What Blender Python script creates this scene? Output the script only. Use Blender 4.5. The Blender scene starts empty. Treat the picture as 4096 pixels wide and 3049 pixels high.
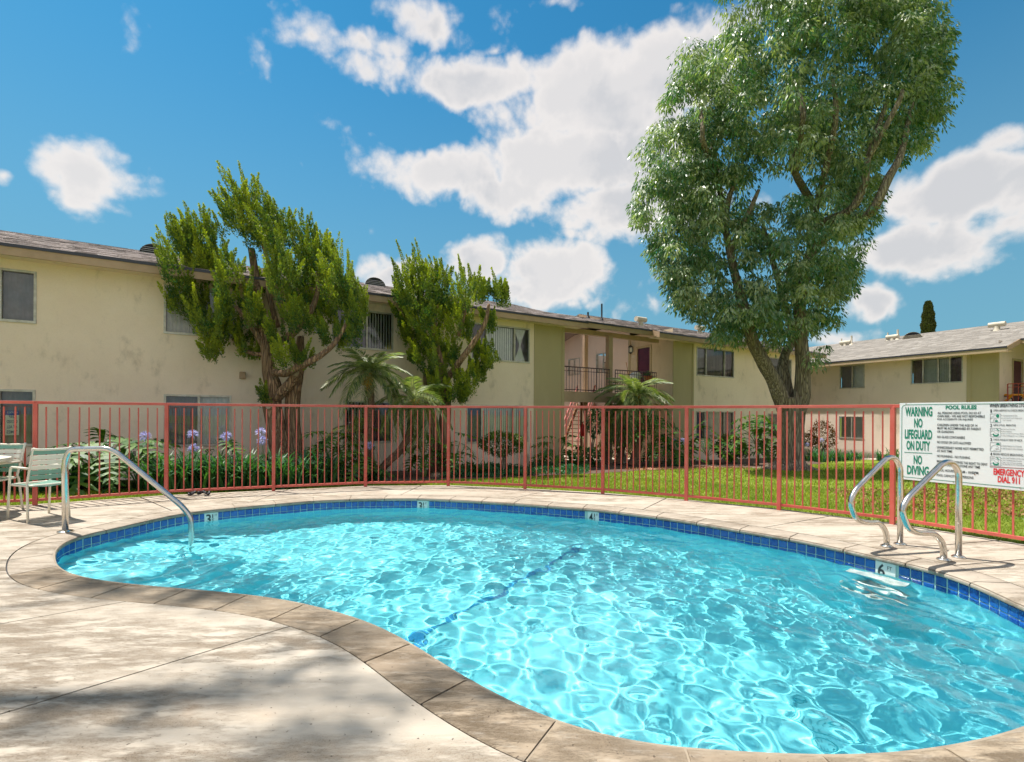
import bpy, math, random
import numpy as np
from mathutils import Vector, Matrix, Quaternion, noise
random.seed(7); RNG = np.random.RandomState(11)
SC = bpy.context.scene; COL = SC.collection
R = math.radians
# ------------------------------------------------------------------ camera, sky, sun, exposure
FPX = 4096 * 17 / 36.0; PHI = .0059; EYE = 1.35
cam = bpy.data.cameras.new('camera'); cam_o = bpy.data.objects.new('camera', cam); COL.objects.link(cam_o); SC.camera = cam_o
cam.lens = 17; cam.sensor_width = 36; cam.clip_start = .05; cam.clip_end = 2000
cam.shift_y = (1657 - 1524.5) / 4096
_c, _s = math.cos(PHI), math.sin(PHI)
cam_o.matrix_world = Matrix(((_c, -_s, 0, 0), (0, 0, -1, 0), (_s, _c, 0, EYE), (0, 0, 0, 1)))
SUN_H = Vector((-.888, .459, 0)).normalized(); SUN_EL = R(66)
SUN_D = (SUN_H * math.cos(SUN_EL) + Vector((0, 0, math.sin(SUN_EL)))).normalized()
SUN_STRENGTH = 2.0; SKY_STRENGTH = .15; EXPOSURE = 1.92
sun = bpy.data.lights.new('sun', 'SUN'); sun.energy = SUN_STRENGTH; sun.angle = R(.7); sun.color = (1, .95, .87)
sun_o = bpy.data.objects.new('sun', sun); COL.objects.link(sun_o)
sun_o.rotation_euler = SUN_D.to_track_quat('Z', 'Y').to_euler(); sun_o.location = (0, 0, 30)
try: sun.cycles.is_caustics_light = True
except Exception: pass
SC.view_settings.view_transform = 'Standard'; SC.view_settings.look = 'None'
SC.view_settings.exposure = EXPOSURE; SC.view_settings.gamma = 1; SC.view_settings.use_curve_mapping = False
SC.render.engine = 'CYCLES'
SC.cycles.use_denoising = True; SC.cycles.max_bounces = 10; SC.cycles.transparent_max_bounces = 16
SC.cycles.transmission_bounces = 8; SC.cycles.sample_clamp_indirect = 6
SC.cycles.use_adaptive_sampling = True; SC.cycles.adaptive_threshold = .02

def ray(px, py):
    a = (px - 2048) / FPX; b = (1657 - py) / FPX
    return Vector((a * _c - b * _s, 1.0, a * _s + b * _c))
def G(px, py, z=0.0):
    r = ray(px, py); t = (z - EYE) / r.z
    return Vector((r.x * t, t, z))
def at(px, py, Y):
    r = ray(px, py); return Vector((r.x * Y, Y, EYE + r.z * Y))

# ---- node helpers
class NT:
    def __init__(s, nt): s.nt = nt; s.n = nt.nodes
    def new(s, t, **kw):
        n = s.n.new(t)
        for k, v in kw.items(): setattr(n, k, v)
        return n
    def link(s, a, b): s.nt.links.new(a, b)
    def put(s, sock, v):
        if isinstance(v, bpy.types.NodeSocket): s.link(v, sock)
        elif v is not None:
            try: sock.default_value = v
            except Exception: sock.default_value = (v, v, v, 1) if hasattr(sock.default_value, '__len__') and len(sock.default_value) == 4 else (v, v, v)
    def m(s, op, a, b=None, c=None, clamp=False):
        n = s.new('ShaderNodeMath', operation=op); n.use_clamp = clamp
        s.put(n.inputs[0], a)
        if b is not None: s.put(n.inputs[1], b)
        if c is not None: s.put(n.inputs[2], c)
        return n.outputs[0]
    def vm(s, op, a, b=None):
        n = s.new('ShaderNodeVectorMath', operation=op); s.put(n.inputs[0], a)
        if b is not None: s.put(n.inputs[1], b)
        return n.outputs['Value'] if op in ('LENGTH', 'DOT_PRODUCT') else n.outputs[0]
    def mix(s, f, a, b, blend='MIX'):
        n = s.new('ShaderNodeMix', data_type='RGBA', blend_type=blend)
        s.put(n.inputs[0], f); s.put(n.inputs[6], rgba(a)); s.put(n.inputs[7], rgba(b)); return n.outputs[2]
    def ss(s, v, lo, hi, a=0, b=1):
        n = s.new('ShaderNodeMapRange', interpolation_type='SMOOTHSTEP')
        s.put(n.inputs[0], v); n.inputs[1].default_value = lo; n.inputs[2].default_value = hi; n.inputs[3].default_value = a; n.inputs[4].default_value = b
        return n.outputs[0]
    def noise(s, vec, scale, detail=4, rough=.55, out=0, dist=0):
        n = s.new('ShaderNodeTexNoise'); s.put(n.inputs['Vector'], vec); n.inputs['Scale'].default_value = scale
        n.inputs['Detail'].default_value = detail; n.inputs['Roughness'].default_value = rough; n.inputs['Distortion'].default_value = dist
        return n.outputs[out]
def rgba(c):
    if isinstance(c, tuple) and len(c) == 3: return (*c, 1)
    return c

# ---- world: sky texture with clouds
world = bpy.data.worlds.new('World'); SC.world = world; world.use_nodes = True
W = NT(world.node_tree); bg = world.node_tree.nodes['Background']
sky = W.new('ShaderNodeTexSky', sky_type='NISHITA', sun_disc=False)
sky.sun_elevation = SUN_EL; sky.sun_rotation = math.atan2(SUN_H.x, SUN_H.y); sky.air_density = 1.0; sky.dust_density = .35; sky.ozone_density = 2.2
tc = W.new('ShaderNodeTexCoord'); D = tc.outputs['Generated']
sep = W.new('ShaderNodeSeparateXYZ'); W.link(D, sep.inputs[0])
az = W.m('ARCTAN2', sep.outputs[0], sep.outputs[1]); el = W.m('ARCSINE', sep.outputs[2])
cmb = W.new('ShaderNodeCombineXYZ'); W.link(az, cmb.inputs[0]); W.link(el, cmb.inputs[1]); AE = cmb.outputs[0]
def azel(vx, vy):
    r = ray(vx * 1.8459, vy * 1.8459); return math.atan2(r.x, r.y), math.atan2(r.z, math.hypot(r.x, r.y))
CL = [(1080,180,320,66,1.4),(1290,215,270,125,1.6),(1420,165,230,120,1.6),(1270,350,270,120,1.6),(1390,430,240,90,1.4),(960,375,200,68,1.3),(830,345,80,40,.6),
      (1110,430,180,56,1.2),(1240,508,70,26,.6),(670,72,80,52,.8),(830,95,110,50,.7),(930,45,150,60,.75),(760,275,70,36,.55),(1070,104,60,26,.6),
      (1215,5,70,32,.7),(205,392,125,76,1.4),(330,395,45,40,.45),(5,380,35,26,.8),(1190,602,130,78,1.6),(1040,570,90,52,1.3),(900,600,150,46,1.1),(1400,650,120,40,.45),
      (2080,420,190,92,1.4),(1990,540,200,78,1.4),(2200,285,90,50,.8),(2230,420,110,120,1),(1890,655,85,50,1.2),(1820,735,130,26,.6),(1590,70,110,52,.45),(2200,60,70,30,.35)]
nz_w = W.noise(D, 5.0, 3, .5, out=1)
warp = W.vm('SCALE', W.vm('SUBTRACT', nz_w, (.5, .5, .5))); warp.node.inputs[3].default_value = .05
AEw = W.vm('ADD', AE, warp)
acc = None
for (x, y, rx, ry, k) in CL:
    a0, e0 = azel(x, y); a1, _e = azel(x + rx, y); a2, _ = azel(x - rx, y); e1 = azel(x, y - ry)[1]; e2 = azel(x, y + ry)[1]
    ra = max(.01, abs(a1 - a2) / 2); re = max(.01, abs(e1 - e2) / 2)
    v = W.vm('MULTIPLY', W.vm('SUBTRACT', AEw, (a0, e0, 0)), (1 / ra, 1 / re, 0))
    d = W.m('MULTIPLY_ADD', W.vm('LENGTH', v), -k, k * 1.38)
    acc = d if acc is None else W.m('MAXIMUM', acc, d)
vor = W.new('ShaderNodeTexVoronoi', feature='SMOOTH_F1'); wv = W.vm('SCALE', nz_w); wv.node.inputs[3].default_value = .12; W.put(vor.inputs['Vector'], W.vm('ADD', D, wv)); vor.inputs['Scale'].default_value = 11; vor.inputs['Detail'].default_value = 3; vor.inputs['Roughness'].default_value = .6; vor.inputs['Smoothness'].default_value = .6
n1 = W.m('ADD', W.noise(D, 7.0, 12, .66), W.m('MULTIPLY', W.m('SUBTRACT', .42, vor.outputs['Distance']), .5)); n_lo = W.noise(D, 2.2, 4, .5)
behind = W.m('MULTIPLY', W.ss(sep.outputs[1], .45, -.1), W.ss(n_lo, .34, .52))  # unseen clouds behind the camera, thickened to add fill light on shaded walls
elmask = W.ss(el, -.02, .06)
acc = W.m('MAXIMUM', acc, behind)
dens = W.m('ADD', acc, W.m('MULTIPLY', W.m('SUBTRACT', n1, .32), 1.9))
mask = W.m('MULTIPLY', W.ss(dens, .10, .82), elmask)
up = W.vm('ADD', D, (-.012, .0, .05)); n2 = W.noise(up, 7.5, 5, .5)
lit = W.ss(W.m('SUBTRACT', n1, n2), -.16, .12)
core = W.ss(dens, .45, 1.3)
n3 = W.noise(W.vm('ADD', D, (3.1, .4, -.03)), 4.2, 7, .55); puff = W.ss(vor.outputs['Distance'], .16, .40)
shade = W.m('MAXIMUM', W.m('MULTIPLY', W.m('SUBTRACT', 1.0, lit), .55), W.m('ADD', W.m('MULTIPLY', W.ss(n3, .42, .60), .8), W.m('MULTIPLY', puff, .45)), clamp=True)
ccol = W.mix(W.m('MULTIPLY', core, shade, clamp=True), (1.70, 1.60, 1.53), (1.22, 1.21, 1.23))
tint = W.mix(1.0, sky.outputs[0], (.055, .210, .24), 'MULTIPLY')
hz = W.mix(W.ss(el, .72, .02, 0, .85), tint, (.36, .74, .95))
allc = W.mix(W.m('MULTIPLY', mask, .93), hz, ccol)
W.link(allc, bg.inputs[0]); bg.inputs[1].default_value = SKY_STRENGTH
world.cycles.sampling_method = 'MANUAL'; world.cycles.sample_map_resolution = 512

# ------------------------------------------------------------------ helpers
def link(o, parent=None):
    COL.objects.link(o)
    if parent is not None:
        o.parent = parent; o.matrix_parent_inverse = ORIG.get(parent.name, Matrix()).inverted()
    return o
ORIG = {}
def tag(o, label=None, cat=None, group=None, kind=None):
    if label: o['label'] = label
    if cat: o['category'] = cat
    if group: o['group'] = group
    if kind: o['kind'] = kind
    return o
def thing(name, label, cat, loc=(0, 0, 0), group=None, kind=None):
    o = bpy.data.objects.new(name, None); o.empty_display_size = .2; COL.objects.link(o); o.location = loc
    ORIG[o.name] = Matrix.Translation(Vector(loc)); return tag(o, label, cat, group, kind)
class MB:
    def __init__(s): s.v = []; s.f = []
    def add(s, vs, fs):
        k = len(s.v); s.v += [tuple(v) for v in vs]; s.f += [tuple(i + k for i in f) for f in fs]; return s
    def box(s, c, sz, M=None):
        x, y, z = [a / 2 for a in sz]; c = Vector(c)
        vs = [Vector((i * x, j * y, k * z)) for i in (-1, 1) for j in (-1, 1) for k in (-1, 1)]
        vs = [(M @ v if M else v) + c for v in vs]
        return s.add(vs, [(0, 1, 3, 2), (4, 6, 7, 5), (0, 4, 5, 1), (2, 3, 7, 6), (0, 2, 6, 4), (1, 5, 7, 3)])
    def hexa(s, P):   # 8 points: bottom 4 ccw, top 4
        return s.add(P, [(3, 2, 1, 0), (4, 5, 6, 7), (0, 1, 5, 4), (1, 2, 6, 5), (2, 3, 7, 6), (3, 0, 4, 7)])
    def bar(s, a, b, w, h=None, up=Vector((0, 0, 1))):
        a = Vector(a); b = Vector(b); h = h or w; d = (b - a).normalized()
        if abs(d.dot(up)) > .98: up = Vector((0, 1, 0))
        x = d.cross(up).normalized() * w / 2; y = x.cross(d).normalized() * h / 2
        return s.hexa([a - x - y, a + x - y, a + x + y, a - x + y, b - x - y, b + x - y, b + x + y, b - x + y])
    def tube(s, pts, rad, n=10, caps=True, wob=None):
        pts = [Vector(p) for p in pts]; k0 = len(s.v); N = len(pts)
        if not hasattr(rad, '__len__'): rad = [rad] * N
        ref = None; rings = []
        for i, p in enumerate(pts):
            d = (pts[min(i + 1, N - 1)] - pts[max(i - 1, 0)]).normalized()
            if ref is None: ref = d.orthogonal().normalized()
            ref = (ref - d * ref.dot(d)).normalized(); b = d.cross(ref)
            for j in range(n):
                t = 2 * math.pi * j / n; r = rad[i] * (wob(i, t, p) if wob else 1)
                s.v.append(tuple(p + ref * math.cos(t) * r + b * math.sin(t) * r))
        for i in range(N - 1):
            for j in range(n):
                a = k0 + i * n + j; b_ = k0 + i * n + (j + 1) % n; s.f.append((a, b_, b_ + n, a + n))
        if caps: s.f.append(tuple(k0 + j for j in reversed(range(n)))); s.f.append(tuple(k0 + (N - 1) * n + j for j in range(n)))
        return s
    def lathe(s, c, prof, n=16):
        c = Vector(c); k = len(s.v)
        for (r, z) in prof:
            for j in range(n): t = 2 * math.pi * j / n; s.v.append((c.x + r * math.cos(t), c.y + r * math.sin(t), c.z + z))
        for i in range(len(prof) - 1):
            for j in range(n): a = k + i * n + j; b = k + i * n + (j + 1) % n; s.f.append((a, b, b + n, a + n))
        s.f.append(tuple(k + (len(prof) - 1) * n + j for j in range(n))); s.f.append(tuple(k + j for j in reversed(range(n))))
        return s
    def build(s, name, mat, parent=None, smooth=False, bevel=0):
        me = bpy.data.meshes.new(name); me.from_pydata(s.v, [], s.f); me.materials.append(mat)
        if smooth: me.shade_smooth()
        o = bpy.data.objects.new(name, me); link(o, parent)
        if smooth and smooth != 'all':
            try: me.set_sharp_from_angle(angle=R(40))
            except Exception: pass
        if bevel:
            b = o.modifiers.new('bevel', 'BEVEL'); b.width = bevel; b.segments = 2; b.limit_method = 'ANGLE'
        return o
def np_mesh(name, V, F, mat, parent=None, tint=None, smooth=False):
    V = np.asarray(V, dtype=np.float32); F = np.asarray(F, dtype=np.int32); k = F.shape[1]
    me = bpy.data.meshes.new(name); me.vertices.add(len(V)); me.vertices.foreach_set('co', V.ravel())
    me.loops.add(F.size); me.loops.foreach_set('vertex_index', F.ravel())
    me.polygons.add(len(F)); me.polygons.foreach_set('loop_start', np.arange(len(F), dtype=np.int32) * k)
    if tint is not None:
        a = me.attributes.new('tint', 'FLOAT', 'FACE'); a.data.foreach_set('value', np.asarray(tint, dtype=np.float32))
    me.update(calc_edges=True); me.materials.append(mat)
    if smooth: me.shade_smooth()
    o = bpy.data.objects.new(name, me); return link(o, parent)
def norm(a): return a / (np.linalg.norm(a, axis=1, keepdims=True) + 1e-9)
def leaves(Cn, Dr, L, Wd, droop=0, rng=RNG, nrm=None):   # rhombic leaves from base Cn along Dr
    n = len(Cn); Dr = norm(Dr); rnd = norm(rng.normal(size=(n, 3))) if nrm is None else norm(norm(nrm) + rng.normal(size=(n, 3)) * .35); S = norm(np.cross(Dr, rnd))
    L = np.broadcast_to(L, n)[:, None]; Wd = np.broadcast_to(Wd, n)[:, None]
    mid = Cn + Dr * L * .45; tip = Cn + Dr * L; tip[:, 2] -= (droop * L[:, 0])
    V = np.stack([Cn, mid + S * Wd / 2, tip, mid - S * Wd / 2], 1).reshape(-1, 3)
    F = np.arange(4 * n).reshape(n, 4); return V, F
def smooth_path(pts, n=6):
    P = [Vector(p) for p in pts]; out = []
    for i in range(len(P) - 1):
        p0 = P[max(i - 1, 0)]; p1 = P[i]; p2 = P[i + 1]; p3 = P[min(i + 2, len(P) - 1)]
        for k in range(n):
            t = k / n; out.append(.5 * ((2 * p1) + (p2 - p0) * t + (2 * p0 - 5 * p1 + 4 * p2 - p3) * t * t + (3 * p1 - p0 - 3 * p2 + p3) * t ** 3))
    out.append(P[-1]); return out
def fillet(pts, r, n=6):
    P = [Vector(p) for p in pts]; out = [P[0]]
    for i in range(1, len(P) - 1):
        a = P[i - 1] - P[i]; b = P[i + 1] - P[i]; k = min(r, a.length * .45, b.length * .45)
        s = P[i] + a.normalized() * k; e = P[i] + b.normalized() * k
        for j in range(n + 1): t = j / n; out.append(s * (1 - t) ** 2 + P[i] * 2 * t * (1 - t) + e * t * t)
    out.append(P[-1]); return out

# ------------------------------------------------------------------ materials
def M_(name, col=(.5, .5, .5), rough=.6, metal=0, spec=.5):
    m = bpy.data.materials.new(name); m.use_nodes = True; t = NT(m.node_tree); b = t.n['Principled BSDF']
    b.inputs['Base Color'].default_value = rgba(col); b.inputs['Roughness'].default_value = rough; b.inputs['Metallic'].default_value = metal
    b.inputs['Specular IOR Level'].default_value = spec
    return m, t, b
def pos(t, scale=None):
    g = t.new('ShaderNodeNewGeometry'); v = g.outputs['Position']
    if scale: v = t.vm('MULTIPLY', v, scale)
    return v
def bump(t, b, h, strength=.3, dist=.01):
    n = t.new('ShaderNodeBump'); n.inputs['Strength'].default_value = strength; n.inputs['Distance'].default_value = dist
    t.put(n.inputs['Height'], h); t.link(n.outputs[0], b.inputs['Normal'])
def varied(name, c1, c2, scale=3, rough=.7, bs=0, bscale=60, stretch=(1, 1, 1), metal=0, c3=None, s3=30, spec=.4, k3=.5):
    m, t, b = M_(name, c1, rough, metal, spec); p = pos(t, stretch)
    f = t.ss(t.noise(p, scale, 6, .6), .36, .64); c = t.mix(f, c1, c2)
    if c3: c = t.mix(t.m('MULTIPLY', t.ss(t.noise(p, s3, 4, .65), .55, .72), k3), c, c3)
    t.link(c, b.inputs['Base Color'])
    if bs: bump(t, b, t.noise(p, bscale, 5, .65), bs, .01)
    return m
M = {}
def stucco(name, c1, c2, dirt):
    m, t, b = M_(name, c1, .9, 0, .2); p = pos(t)
    c = t.mix(t.ss(t.noise(p, .55, 7, .6), .35, .66), c1, c2)
    blot = t.ss(t.noise(t.vm('MULTIPLY', p, (1, 1, .55)), 1.9, 8, .68), .54, .74)
    c = t.mix(t.m('MULTIPLY', blot, .8), c, dirt)
    st = t.ss(t.noise(t.vm('MULTIPLY', p, (2.2, 2.2, .25)), 2.2, 5, .6), .55, .8)
    c = t.mix(t.m('MULTIPLY', st, .25), c, dirt)
    c = t.mix(t.m('MULTIPLY', t.ss(t.noise(p, 38, 4, .7), .45, .75), .18), c, dirt)
    t.link(c, b.inputs['Base Color'])
    h = t.m('ADD', t.noise(p, 9, 4, .6), t.m('MULTIPLY', t.noise(p, 85, 4, .7), .35)); bump(t, b, h, .35, .02); return m
M['stucco'] = stucco('stucco_tan', (.88, .73, .58), (.82, .665, .52), (.55, .44, .34))
M['stucco2'] = stucco('stucco_peach', (.78, .64, .53), (.72, .59, .48), (.54, .43, .34))
M['stucco3'] = stucco('stucco_cream', (.80, .64, .52), (.74, .59, .48), (.58, .46, .36))
M['olive'] = varied('olive_board', (.46, .375, .22), (.43, .35, .20), 1.2, .75, .08, 40, (1, 1, .3))
M['taupe'] = varied('taupe_wood', (.44, .30, .20), (.38, .26, .17), 2, .7, .1, 50, (1, 1, 1))
M['fascia'] = varied('fascia_paint', (.46, .31, .20), (.40, .27, .17), 2.5, .65, .1, 60)
M['drip'] = M_('drip_edge_metal', (.05, .05, .065), .4, .3)[0]
M['alu'] = varied('window_aluminium', (.55, .52, .46), (.42, .39, .33), 8, .45, 0, metal=.5)
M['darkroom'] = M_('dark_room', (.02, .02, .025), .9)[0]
M['door'] = varied('plum_door', (.10, .018, .04), (.075, .014, .032), 3, .4)
M['white'] = varied('white_paint', (.75, .74, .70), (.68, .66, .60), 4, .45)
M['redfence'] = None
def fence_mat():
    m, t, b = M_('red_fence_paint', (.4, .07, .05), .42); p = pos(t)
    c = t.mix(t.ss(t.noise(p, 3, 5, .6), .3, .7), (.52, .085, .06), (.60, .135, .10))
    c = t.mix(t.m('MULTIPLY', t.ss(t.noise(p, 24, 4, .7), .62, .72), .7), c, (.20, .045, .03))
    c = t.mix(t.ss(t.noise(t.vm('ADD', p, (7, 3, 1)), 55, 2, .6), .735, .76), c, (.7, .62, .55))
    t.link(c, b.inputs['Base Color']); bump(t, b, t.noise(p, 40, 4, .6), .12, .004); return m
M['redfence'] = fence_mat()
M['redrail'] = varied('red_stair_paint', (.42, .06, .04), (.30, .05, .035), 6, .5)
M['darkrail'] = M_('dark_maroon_rail', (.045, .016, .022), .45)[0]
def steel_mat():
    m, t, b = M_('stainless_steel', (.62, .60, .56), .2, 1.0); p = pos(t)
    t.link(t.mix(t.ss(t.noise(p, 14, 5, .6), .4, .7), (.66, .64, .60), (.60, .56, .50)), b.inputs['Base Color'])
    t.link(t.ss(t.noise(p, 6, 3, .6), .3, .75, .17, .27), b.inputs['Roughness']); return m
M['steel'] = steel_mat()
def glass_mat():
    m = bpy.data.materials.new('window_glass'); m.use_nodes = True; t = NT(m.node_tree); t.n.remove(t.n['Principled BSDF'])
    tr = t.new('ShaderNodeBsdfTransparent'); tr.inputs[0].default_value = (.9, .93, .93, 1)
    gl = t.new('ShaderNodeBsdfGlossy'); gl.inputs['Roughness'].default_value = .015
    bm = t.new('ShaderNodeBump'); bm.inputs['Strength'].default_value = .06; bm.inputs['Distance'].default_value = .02
    t.link(t.noise(pos(t), 1.6, 2, .5), bm.inputs['Height']); t.link(bm.outputs[0], gl.inputs['Normal'])
    fr = t.new('ShaderNodeFresnel'); fr.inputs[0].default_value = 1.5; mx = t.new('ShaderNodeMixShader')
    t.link(t.m('ADD', fr.outputs[0], .04), mx.inputs[0]); t.link(tr.outputs[0], mx.inputs[1]); t.link(gl.outputs[0], mx.inputs[2])
    t.link(mx.outputs[0], t.n['Material Output'].inputs[0]); return m
M['glass'] = glass_mat()
M['blind'] = varied('vinyl_blind', (.82, .82, .79), (.72, .73, .71), 5, .55)
M['blindgrey'] = varied('grey_screened_blind', (.27, .26, .27), (.22, .21, .22), 5, .7)
M['curtain'] = varied('curtain_cloth', (.66, .63, .56), (.55, .52, .47), 6, .9)
M['curtainblue'] = varied('blue_curtain_cloth', (.10, .13, .26), (.06, .08, .18), 20, .9)
M['curtainmauve'] = varied('mauve_curtain_cloth', (.20, .15, .18), (.14, .10, .13), 6, .9)
def shingle_mat(name, a, b_, c_):
    m, t, b = M_(name, a, .92, 0, .2); at_ = t.new('ShaderNodeAttribute'); at_.attribute_name = 'tint'
    c = t.mix(at_.outputs['Fac'], a, b_); c = t.mix(t.m('MULTIPLY', t.ss(t.noise(pos(t), 60, 4, .7), .45, .7), .5), c, c_)
    t.link(c, b.inputs['Base Color']); bump(t, b, t.noise(pos(t), 140, 3, .7), .3, .01); return m
M['shingle'] = shingle_mat('brown_shingles', (.22, .17, .155), (.50, .42, .39), (.6, .53, .5))
M['shingle2'] = shingle_mat('grey_shingles', (.19, .17, .15), (.31, .28, .25), (.40, .37, .33))
def bark(name, c1, c2, sc=6, k=1.0, st=(1, 1, .16)):
    m, t, b = M_(name, c1, .95, 0, .15); p = pos(t, st)
    n = t.noise(p, sc * 2.2, 6, .65, dist=.6); v = t.new('ShaderNodeTexVoronoi', feature='DISTANCE_TO_EDGE'); t.put(v.inputs['Vector'], t.vm('ADD', p, t.vm('MULTIPLY', t.noise(p, 3, 3, out=1), (.25, .25, .25)))); v.inputs['Scale'].default_value = sc * 1.6
    e = t.ss(v.outputs['Distance'], 0, .22); h = t.m('ADD', e, t.m('MULTIPLY', n, .8))
    c = t.mix(t.m('MULTIPLY', e, 1.0), c2, c1); c = t.mix(t.ss(n, .35, .68), c, tuple(x * .6 for x in c1))
    t.link(c, b.inputs['Base Color']); bump(t, b, h, k, .05); return m
M['bark'] = bark('grey_bark', (.42, .34, .25), (.09, .065, .05), 11, .7, (1, 1, .09))
M['junbark'] = bark('juniper_bark', (.46, .30, .18), (.13, .08, .055), 11, .8, (1, 1, .07))
M['palmbark'] = varied('palm_bark', (.24, .15, .09), (.09, .055, .045), 22, .95, 1.0, 40, (1, 1, 2.5), c3=(.42, .18, .05), s3=18)
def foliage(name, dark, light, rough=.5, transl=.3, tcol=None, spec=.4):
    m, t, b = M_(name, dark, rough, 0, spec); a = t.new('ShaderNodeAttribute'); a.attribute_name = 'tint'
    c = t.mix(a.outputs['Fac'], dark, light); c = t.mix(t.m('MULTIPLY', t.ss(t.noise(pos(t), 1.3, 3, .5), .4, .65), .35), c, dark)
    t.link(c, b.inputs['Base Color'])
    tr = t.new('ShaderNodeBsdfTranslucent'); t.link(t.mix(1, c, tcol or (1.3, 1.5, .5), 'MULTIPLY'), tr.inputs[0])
    mx = t.new('ShaderNodeMixShader'); mx.inputs[0].default_value = transl
    t.link(b.outputs[0], mx.inputs[1]); t.link(tr.outputs[0], mx.inputs[2]); t.link(mx.outputs[0], t.n['Material Output'].inputs[0]); return m
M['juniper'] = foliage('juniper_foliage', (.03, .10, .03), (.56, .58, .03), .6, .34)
M['ash'] = foliage('ash_leaf', (.05, .15, .06), (.60, .60, .36), .38, .35, spec=.8)
M['palm'] = foliage('palm_leaflet', (.07, .13, .06), (.42, .44, .18), .45, .35, spec=.4)
M['philo'] = foliage('philodendron_leaf', (.03, .12, .04), (.14, .26, .03), .5, .35, spec=.35)
M['strap'] = foliage('agapanthus_leaf', (.022, .11, .055), (.09, .22, .06), .45, .3, spec=.4)
M['shrub'] = foliage('shrub_leaf', (.03, .09, .02), (.16, .21, .03), .5, .3, spec=.4)
M['cover'] = foliage('ground_cover_leaf', (.02, .12, .055), (.07, .19, .06), .5, .3)
M['grassb'] = foliage('grass_blade', (.13, .22, .02), (.38, .41, .06), .6, .35)
M['dry'] = foliage('dry_leaf', (.22, .10, .035), (.42, .26, .11), .8, .1)
M['red_leaf'] = foliage('reddish_leaf', (.10, .10, .02), (.45, .13, .04), .5, .25)
M['violet'] = foliage('violet_petal', (.42, .42, .70), (.66, .64, .86), .6, .3, (1, 1, 1.2))
M['pale'] = foliage('pale_petal', (.62, .58, .50), (.75, .70, .62), .6, .3, (1, 1, 1))
M['yel'] = foliage('palm_fruit', (.48, .26, .03), (.65, .42, .08), .6, .2)
M['cypress'] = foliage('cypress_foliage', (.05, .06, .015), (.13, .13, .03), .7, .1)
def lawn_mat():
    m, t, b = M_('lawn_grass', (.2, .28, .04), .95, 0, .1); p = pos(t)
    c = t.mix(t.ss(t.noise(p, .7, 5, .6), .35, .65), (.20, .27, .03), (.31, .33, .06))
    c = t.mix(t.ss(t.noise(p, 22, 4, .7), .35, .7), c, (.10, .16, .015))
    t.link(c, b.inputs['Base Color']); bump(t, b, t.noise(p, 70, 4, .7), .7, .03); return m
M['lawn'] = lawn_mat()
M['soil'] = varied('bed_soil', (.13, .085, .06), (.085, .055, .04), 3, 1, .9, 30, c3=(.26, .19, .13), s3=25)
M['walk'] = varied('walk_concrete', (.55, .48, .39), (.47, .41, .33), 2, .9, .2, 60)
M['mulch'] = varied('bark_mulch', (.42, .24, .15), (.28, .15, .09), 9, 1, .8, 50)
def deck_mat(name, c1, c2, c3, stretch_dir, agg=1.0):
    m, t, b = M_(name, c1, .85, 0, .25); p = pos(t)
    a = math.atan2(stretch_dir[1], stretch_dir[0]); mp = t.new('ShaderNodeMapping', vector_type='POINT'); t.link(p, mp.inputs[0])
    mp.inputs['Rotation'].default_value = (0, 0, -a); mp.inputs['Scale'].default_value = (.45, 1.7, 1); q = mp.outputs[0]
    big = t.ss(t.noise(q, .9, 6, .6), .36, .64); c = t.mix(big, c1, c2)
    wear = t.m('MULTIPLY', t.ss(t.noise(q, 6, 10, .76), .43, .60), t.ss(t.noise(q, 1.1, 5, .6), .34, .60))
    c = t.mix(t.m('MULTIPLY', wear, .75 * agg), c, c3)
    sp = t.noise(p, 120, 3, .8); c = t.mix(t.m('MULTIPLY', t.m('MULTIPLY', t.ss(sp, .52, .64), wear), .8), c, (.16, .11, .065))
    pits = t.ss(t.noise(p, 48, 2, .5), .70, .74); c = t.mix(t.m('MULTIPLY', pits, .75), c, (.10, .07, .05))
    c = t.mix(t.m('MULTIPLY', t.ss(t.noise(q, 14, 6, .7), .5, .75), .35), c, (.58, .53, .46))
    rust = t.ss(t.noise(t.vm('ADD', p, (3.1, 1.7, 0)), .8, 4, .6), .64, .78); c = t.mix(t.m('MULTIPLY', rust, .4), c, (.42, .22, .09))
    t.link(c, b.inputs['Base Color'])
    h = t.m('ADD', t.m('MULTIPLY', sp, t.m('ADD', wear, .15)), t.m('ADD', t.m('MULTIPLY', pits, -1.2), t.m('MULTIPLY', t.noise(q, 8, 5, .6), .6))); bump(t, b, h, .8, .012); return m
JD = (.79, .62)
M['deck'] = deck_mat('pool_deck_concrete', (.50, .435, .355), (.41, .35, .28), (.22, .165, .11), JD, .95)
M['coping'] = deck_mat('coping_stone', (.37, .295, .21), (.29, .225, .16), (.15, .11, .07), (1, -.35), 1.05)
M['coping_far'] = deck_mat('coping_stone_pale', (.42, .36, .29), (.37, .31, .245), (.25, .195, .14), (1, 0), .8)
M['mastic'] = M_('joint_mastic', (.045, .042, .045), .8)[0]
M['grout'] = varied('tile_grout', (.42, .62, .58), (.34, .55, .52), 8, .7)
def tile_mat():
    m, t, b = M_('blue_glazed_tile', (.01, .07, .34), .12, 0, .7); oi = t.new('ShaderNodeObjectInfo')
    c = t.mix(oi.outputs['Random'], (.005, .05, .30), (.012, .11, .42)); c = t.mix(t.m('MULTIPLY', t.ss(t.noise(pos(t), 30, 3, .6), .45, .7), .35), c, (.02, .17, .50))
    t.link(c, b.inputs['Base Color']); bump(t, b, t.noise(pos(t), 16, 2, .5), .12, .01); return m
M['tile'] = tile_mat()
M['plaster'] = varied('pool_plaster', (.22, .74, .82), (.18, .71, .79), 1.2, .8, .1, 20, c3=(.26, .77, .84), s3=3)
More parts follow.
